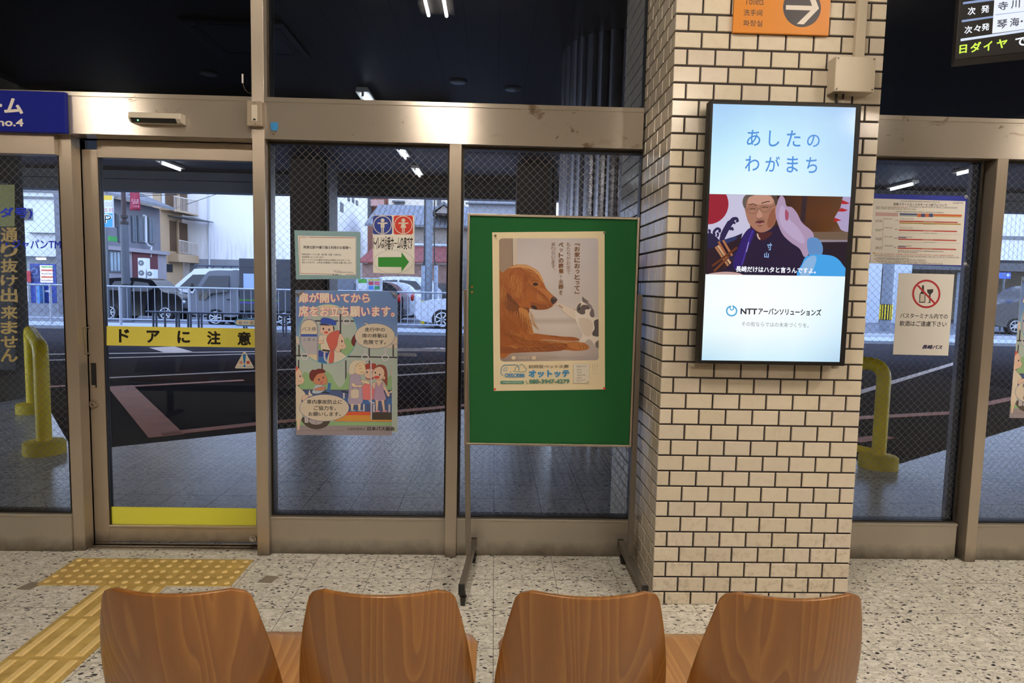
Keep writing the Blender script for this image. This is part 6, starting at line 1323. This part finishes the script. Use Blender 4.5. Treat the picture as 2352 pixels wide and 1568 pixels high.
# houses to the right of the white building
t = thing('tiled_house', 'grey tile-roofed house behind the toilet notice and the utility pole', 'house', (-4, 40, 0)); WALLG = plain('house_wall_greige', '#a39a92', .85, 0, .08, 1)
Yh = 37.5; ph_ = YP(Yh); a0 = ph_.P(850, 520); a1 = ph_.P(1075, 522); ze = ph_.P(950, 521).z; zr = A(950, 476, Yh+2).z
mb = MB(); mb.box(a0.x+.2, a1.x+3, Yh, Yh+4.5, RZ, ze+.1); obj('wall', mb, WALLG, t)
mb = MB(); mb.prism([(a0.x-.2, Yh-.5, ze-.05), (a1.x+3, Yh-.5, ze-.05), (a1.x+3, Yh+2.2, zr), (a0.x+.1, Yh+2.2, zr)], (0, 0, .14)); mb.prism([(a0.x-.2, Yh+5, ze-.05), (a1.x+3, Yh+5, ze-.05), (a1.x+3, Yh+2.2, zr), (a0.x+.1, Yh+2.2, zr)], (0, 0, .14)); obj('roof', mb, RT.m, t)
g0, g1, gp = ph_.P(1003, 492, .8), ph_.P(1042, 494, .8), ph_.P(1022, 476, .8); mb = MB(); mb.prism([g0, g1, gp], (0, 2.2, 0)); obj('gable', mb, WALLG, t)
mb = MB(); e_ = Vector((0, -.1, .0)); mb.prism([g0+e_-Vector((.25, 0, .05)), gp+e_+Vector((0, 0, .05)), gp+e_+Vector((0, 0, .22)), g0+e_-Vector((.25, 0, -.05))], (0, 2.4, 0)); mb.prism([g1+e_+Vector((.25, 0, -.05)), gp+e_+Vector((0, 0, .05)), gp+e_+Vector((0, 0, .22)), g1+e_+Vector((.25, 0, .05))], (0, 2.4, 0)); obj('gable_roof', mb, RT.m, t)
t = thing('red_roof_shed', 'low shed with a rusty red metal roof and brick wall behind the parked cars', 'shed', (-4, 34, 0)); Yr = 33.5; pr_ = YP(Yr); RED = plain('rusty_red_roof', '#7a2f26', .6, .1, .3, 3); BRK = N('old_brick'); BRK.set(Roughness=.9); bk = BRK.n('TexBrick', _Scale=5); bk.inputs['Color1'].default_value = (.22, .10, .075, 1); bk.inputs['Color2'].default_value = (.32, .17, .13, 1); bk.inputs['Mortar'].default_value = (.30, .26, .24, 1); BRK.l(BRK.coords((1, 1, 1), (math.pi/2, 0, 0)), bk.inputs['Vector']); BRK.base(BRK.mix(.4, bk.outputs[0], BRK.ramp(BRK.noise(BRK.coords(), 3, 4), [(0, (.1, .05, .04)), (1, (.5, .35, .3))])))
b0, b1 = pr_.P(832, 604), pr_.P(1050, 604); zt_ = A(900, 566, Yr+1.6).z
mb = MB(); mb.box(b0.x, b1.x, Yr, Yr+3, RZ, b0.z); obj('wall', mb, BRK.m, t); mb = MB(); mb.prism([(b0.x-.2, Yr-.3, b0.z), (b1.x, Yr-.3, b1.z), (b1.x, Yr+1.6, zt_), (b0.x+.4, Yr+1.6, zt_)], (0, 0, .06)); obj('roof', mb, RED, t)
mb = MB(); mb.tube([(b0.x+.35, Yr+1.6, zt_+.1), (b1.x, Yr+1.6, zt_+.1)], .1, 8); obj('ridge_cap', mb, WST, t)
t = thing('cream_building', 'cream rendered building with a small window above the tiled roof', 'building', (-3, 47, 0)); Yc = 46; pc_ = YP(Yc); mb = MB(); mb.box(pc_.P(892, 500).x, pc_.P(1085, 500).x, Yc, Yc+6, RZ, 13); obj('wall', mb, plain('cream_render', '#d9cfba', .85, 0, .05, 1), t); fwin(t, pc_, (906, 466, 928, 486), WG, .08, 2); slabpl(t, 'window_hood', pc_, (903, 462, 931, 466), 0, .5, SASH); slabpl(t, 'dark_pier', pc_, (1005, 430, 1013, 500), 0, .2, GRY)
t = thing('russet_building', 'russet brick building with a balcony between the white and cream ones', 'building', (-8, 50, 0)); Yc = 49; pc_ = YP(Yc); mb = MB(); mb.box(pc_.P(840, 500).x, pc_.P(893, 500).x, Yc, Yc+6, RZ, 14); obj('wall', mb, plain('russet_brick', '#8a5a4c', .85, 0, .12, 1), t); slabpl(t, 'balcony_front', pc_, (856, 461, 886, 476), 0, .8, plain('balcony_pink', '#c29a92', .8)); slabpl(t, 'dark_bay', pc_, (845, 440, 855, 500), 0, .3, GRY)
t = thing('grey_clad_building', 'plain grey clad building visible just above the green board', 'building', (2, 32, 0)); pc_ = YP(31); mb = MB(); mb.box(pc_.P(1076, 480).x, pc_.P(1200, 480).x, 31, 36, RZ, 8); obj('wall', mb, plain('cladding_grey', '#8b8f98', .6, .1, .06, 1), t); slabpl(t, 'cornice', pc_, (1070, 466, 1200, 472), 0, .3, SASH)
# parking ticket machine and sign board behind the bus poster
t = thing('parking_machine', 'grey parking payment machine with small coloured signs above the bus poster', 'ticket machine', tuple(G(830, 760, RZ))); pm = YP(20.9); slabpl(t, 'cabinet', pm, (750, 640, 812, 770), -.5, 0, plain('cabinet_grey', '#6d747e', .5)); slabpl(t, 'sign_panel', pm, (818, 637, 878, 672), -.05, 0, plain('panel_pale', '#aeb6bd', .5)); slabpl(t, 'panel_post', pm, (838, 672, 846, 770), -.1, -.05, SASH); slabpl(t, 'cabinet', pm, (800, 650, 818, 770), -.4, -.02, plain('cabinet_grey2', '#59616b', .5))
S = Print(pm, 740, 430, 4.479, d=.003)
for x0, y0, x1, y1, c in ((372, 942, 458, 985, '#4a9a3a'), (372, 985, 458, 1050, '#cfd3d4'), (470, 945, 600, 960, '#b5b23a'), (478, 968, 528, 1005, '#a8364a'), (538, 968, 592, 1005, '#c05a6a'), (478, 1014, 528, 1050, '#3a7fc2'), (538, 1014, 592, 1050, '#2f8a5a')): S.poly([(x0, y0), (x1, y0), (x1, y1), (x0, y1)], c)
obj('coloured_signs', S, INK, t, color=True)
# garage with vending machine, left window
Yv = 37; pv_ = YP(Yv); t = thing('pale_garage', 'pale clad garage building seen through the left window', 'building', (-27, 40, 0)); PALE = plain('garage_pale', '#d3dade', .8, 0, .05, 1); mb = MB(); x0, x1 = pv_.P(-80, 500).x, pv_.P(232, 500).x; mb.box(x0, x1, Yv+2, Yv+8, RZ, 8); mb.box(x0, x1, Yv, Yv+2, A(80, 588, Yv).z, 8); obj('wall', mb, PALE, t)
slabpl(t, 'cornice_line', pv_, (-80, 452, 232, 455), 0, .12, SASH); slabpl(t, 'cornice_line', pv_, (-80, 437, 232, 439), 0, .12, SASH); slabpl(t, 'ledge', pv_, (70, 535, 232, 538), 0, .3, SASH); fwin(t, pv_, (42, 478, 76, 506), WD, .05); slabpl(t, 'green_fascia', pv_, (46, 592, 62, 622), 0, .06, plain('fascia_green', '#2f8a5c', .5)); slabpl(t, 'green_fascia', pv_, (126, 609, 232, 614), 0, .06, plain('fascia_green2', '#2f8a5c', .5)); slabpl(t, 'pier', pv_, (48, 622, 66, 700), -.4, 0, PALE)
mb = MB(); mb.pbox(YP(Yv+.5), 86, 591.5, 106, 596.5, 0, .12); obj('strip_lamp', mb, glow('garage_lamp', (1, .95, .85), 4), t)
pm = YP(Yv-1.2); t = thing('vending_machine', 'blue drinks vending machine with a lit front, seen through the left window', 'vending machine', tuple(pm.P(110, 690))); VB = plain('vending_blue', '#1b3f94', .35); u0, v1 = pm.uv(68, 605); u1 = pm.uv(127, 605)[0]; mb = MB(); mb.ubox(pm, u0, RZ+.031, u1, v1, -.8, 0); obj('cabinet', mb, VB, t); mb = MB(); mb.pbox(pm, 92, 609, 122, 649, 0, .02)
obj('lit_window', mb, glow('vending_light', (.85, .95, 1), 1.0), t)
S = Print(YP(Yv-1.225), 0, 380, 4.9, d=.0)
for k, c in enumerate(('#8fc27a', '#d8604a', '#d8c0b0', '#e07050', '#c8b8a8')): S.poly([(462, 1130+k*38), (596, 1132+k*38), (596, 1152+k*38), (462, 1150+k*38)], c)
S.poly([(345, 1130), (440, 1130), (440, 1300), (345, 1300)], '#16306e'); S.ring(385, 1190, 30, 34, 12, '#5a7ab0'); S.squig(350, 430, 1255, 26, '#5a7ab0', 61); S.poly([(500, 1402), (585, 1402), (585, 1425), (500, 1425)], '#c9d3e0'); obj('drinks_display', S, INK, t, color=True)
t = thing('notice_stand', 'small red and white notice stand left of the vending machine', 'sign', tuple(pm.P(70, 690))); slabpl(t, 'board', pm, (64, 622, 75, 648), .1, .14, plain('stand_red', '#b03038', .5)); mb = MB(); q0 = pm.P(69.5, 648); mb.cyl((q0.x, q0.y-.115, RZ+.031), (q0.x, q0.y-.115, q0.z), .03, None, 8); obj('post', mb, SASH, t)
t = tag(slabpl(None, 'recycling_bin', YP(Yv-1.7), (82, 655, 92, 697), -.4, 0, plain('bin_blue', '#4a86c8', .5)), 'pale blue recycling bin beside the vending machine', 'bin')
# right: white corrugated building, piers, blue sign, guard striped pole
CORR = N('corrugated_white'); CORR.set(Roughness=.5); sx = CORR.n('SeparateXYZ'); t_ = CORR.n('TexCoord'); CORR.l(t_.outputs['Object'], sx.inputs[0]); wv = CORR.math('FRACT', CORR.math('DIVIDE', sx.outputs[0], .22)); CORR.base(CORR.mix(CORR.math('LESS_THAN', wv, .25), (.62, .65, .70), (.42, .45, .50)))
Yq = 32; pq = YP(Yq); t = thing('corrugated_building', 'white corrugated building raised on piers beyond the right windows', 'building', (22, 34, 0)); xl = pq.P(1940, 500).x; mb = MB(); mb.box(xl, 40, Yq, Yq+8, A(2250, 596, Yq).z, 9); obj('cladding', mb, CORR.m, t); slabpl(t, 'seam_band', pq, (1940, 541, 2400, 544), 0, .05, SASH); slabpl(t, 'dark_beam', pq, (1940, 596, 2400, 625), -.4, .1, GRY); mb = MB(); mb.box(xl, 40, Yq+6, Yq+6.2, RZ, A(2250, 600, Yq).z); obj('back_wall', mb, plain('back_wall_tan', '#7d766a', .85, 0, .15, 1), t)
for r in ((1990, 600, 2016, 766), (2048, 600, 2084, 768), (2216, 625, 2228, 770)): slabpl(t, 'pier', YP(Yq-.3), r, -.5, 0, plain('pier_pale', '#a9b3bf', .7, 0, .06))
slabpl(t, 'dark_opening', YP(Yq+1), (1990, 640, 2012, 670), 0, .05, WD)
Yz = 25; pz = YP(Yz); c_ = pz.P(2031, 770); t = thing('striped_pole', 'grey pole with a yellow and black striped guard beyond the right window', 'pole', (c_.x, Yz, RZ)); mb = MB(); mb.cyl((c_.x, Yz, RZ+.031), (c_.x, Yz, 7), .2, .17, 20); obj('pole', mb, CON, t, smooth=40); mb = MB(); mb.cyl((c_.x, Yz, A(2031, 734, Yz).z), (c_.x, Yz, A(2031, 698, Yz).z), .212, None, 20); g_ = obj('striped_guard', mb, BLK, t, smooth=40); mb = MB(); zA, zB = A(2031, 733, Yz).z, A(2031, 699, Yz).z
for k in range(14): an = 2*math.pi*k/14; mb.cyl((c_.x+.205*math.cos(an), Yz+.205*math.sin(an), zA), (c_.x+.205*math.cos(an), Yz+.205*math.sin(an), zB), .02, None, 5)
obj('yellow_stripe', mb, YELP, g_)
Yb_ = 26.5; pbs = YP(Yb_); t = thing('blue_direction_sign', 'small blue direction sign with a white arrow beyond the far right window', 'sign', tuple(pbs.P(2307, 680))); slabpl(t, 'panel', pbs, (2295, 625.5, 2321, 640), -.04, 0, plain('direction_blue', '#2558c0', .4)); S = Print(pbs, 2180, 360, 3.134, d=.004, slope=.02); S.text('TH', 376, 838, 408, 862, '#dfe8f6', .02); S.line([(416, 851), (438, 852)], 5, '#dfe8f6'); S.line([(428, 840), (416, 851), (427, 863)], 5, '#dfe8f6'); obj('lettering', S, INK, t, color=True); mb = MB(); q0 = pbs.P(2307, 640); mb.cyl((q0.x, Yb_+.02, RZ+.031), (q0.x, Yb_+.02, q0.z), .04, None, 8); obj('post', mb, SASH, t)
mb = MB(); mb.box(A(1960, 765, 21).x, 40, 21.0, 21.25, RZ+.03, RZ+.15); struct('kerb', mb, CW)
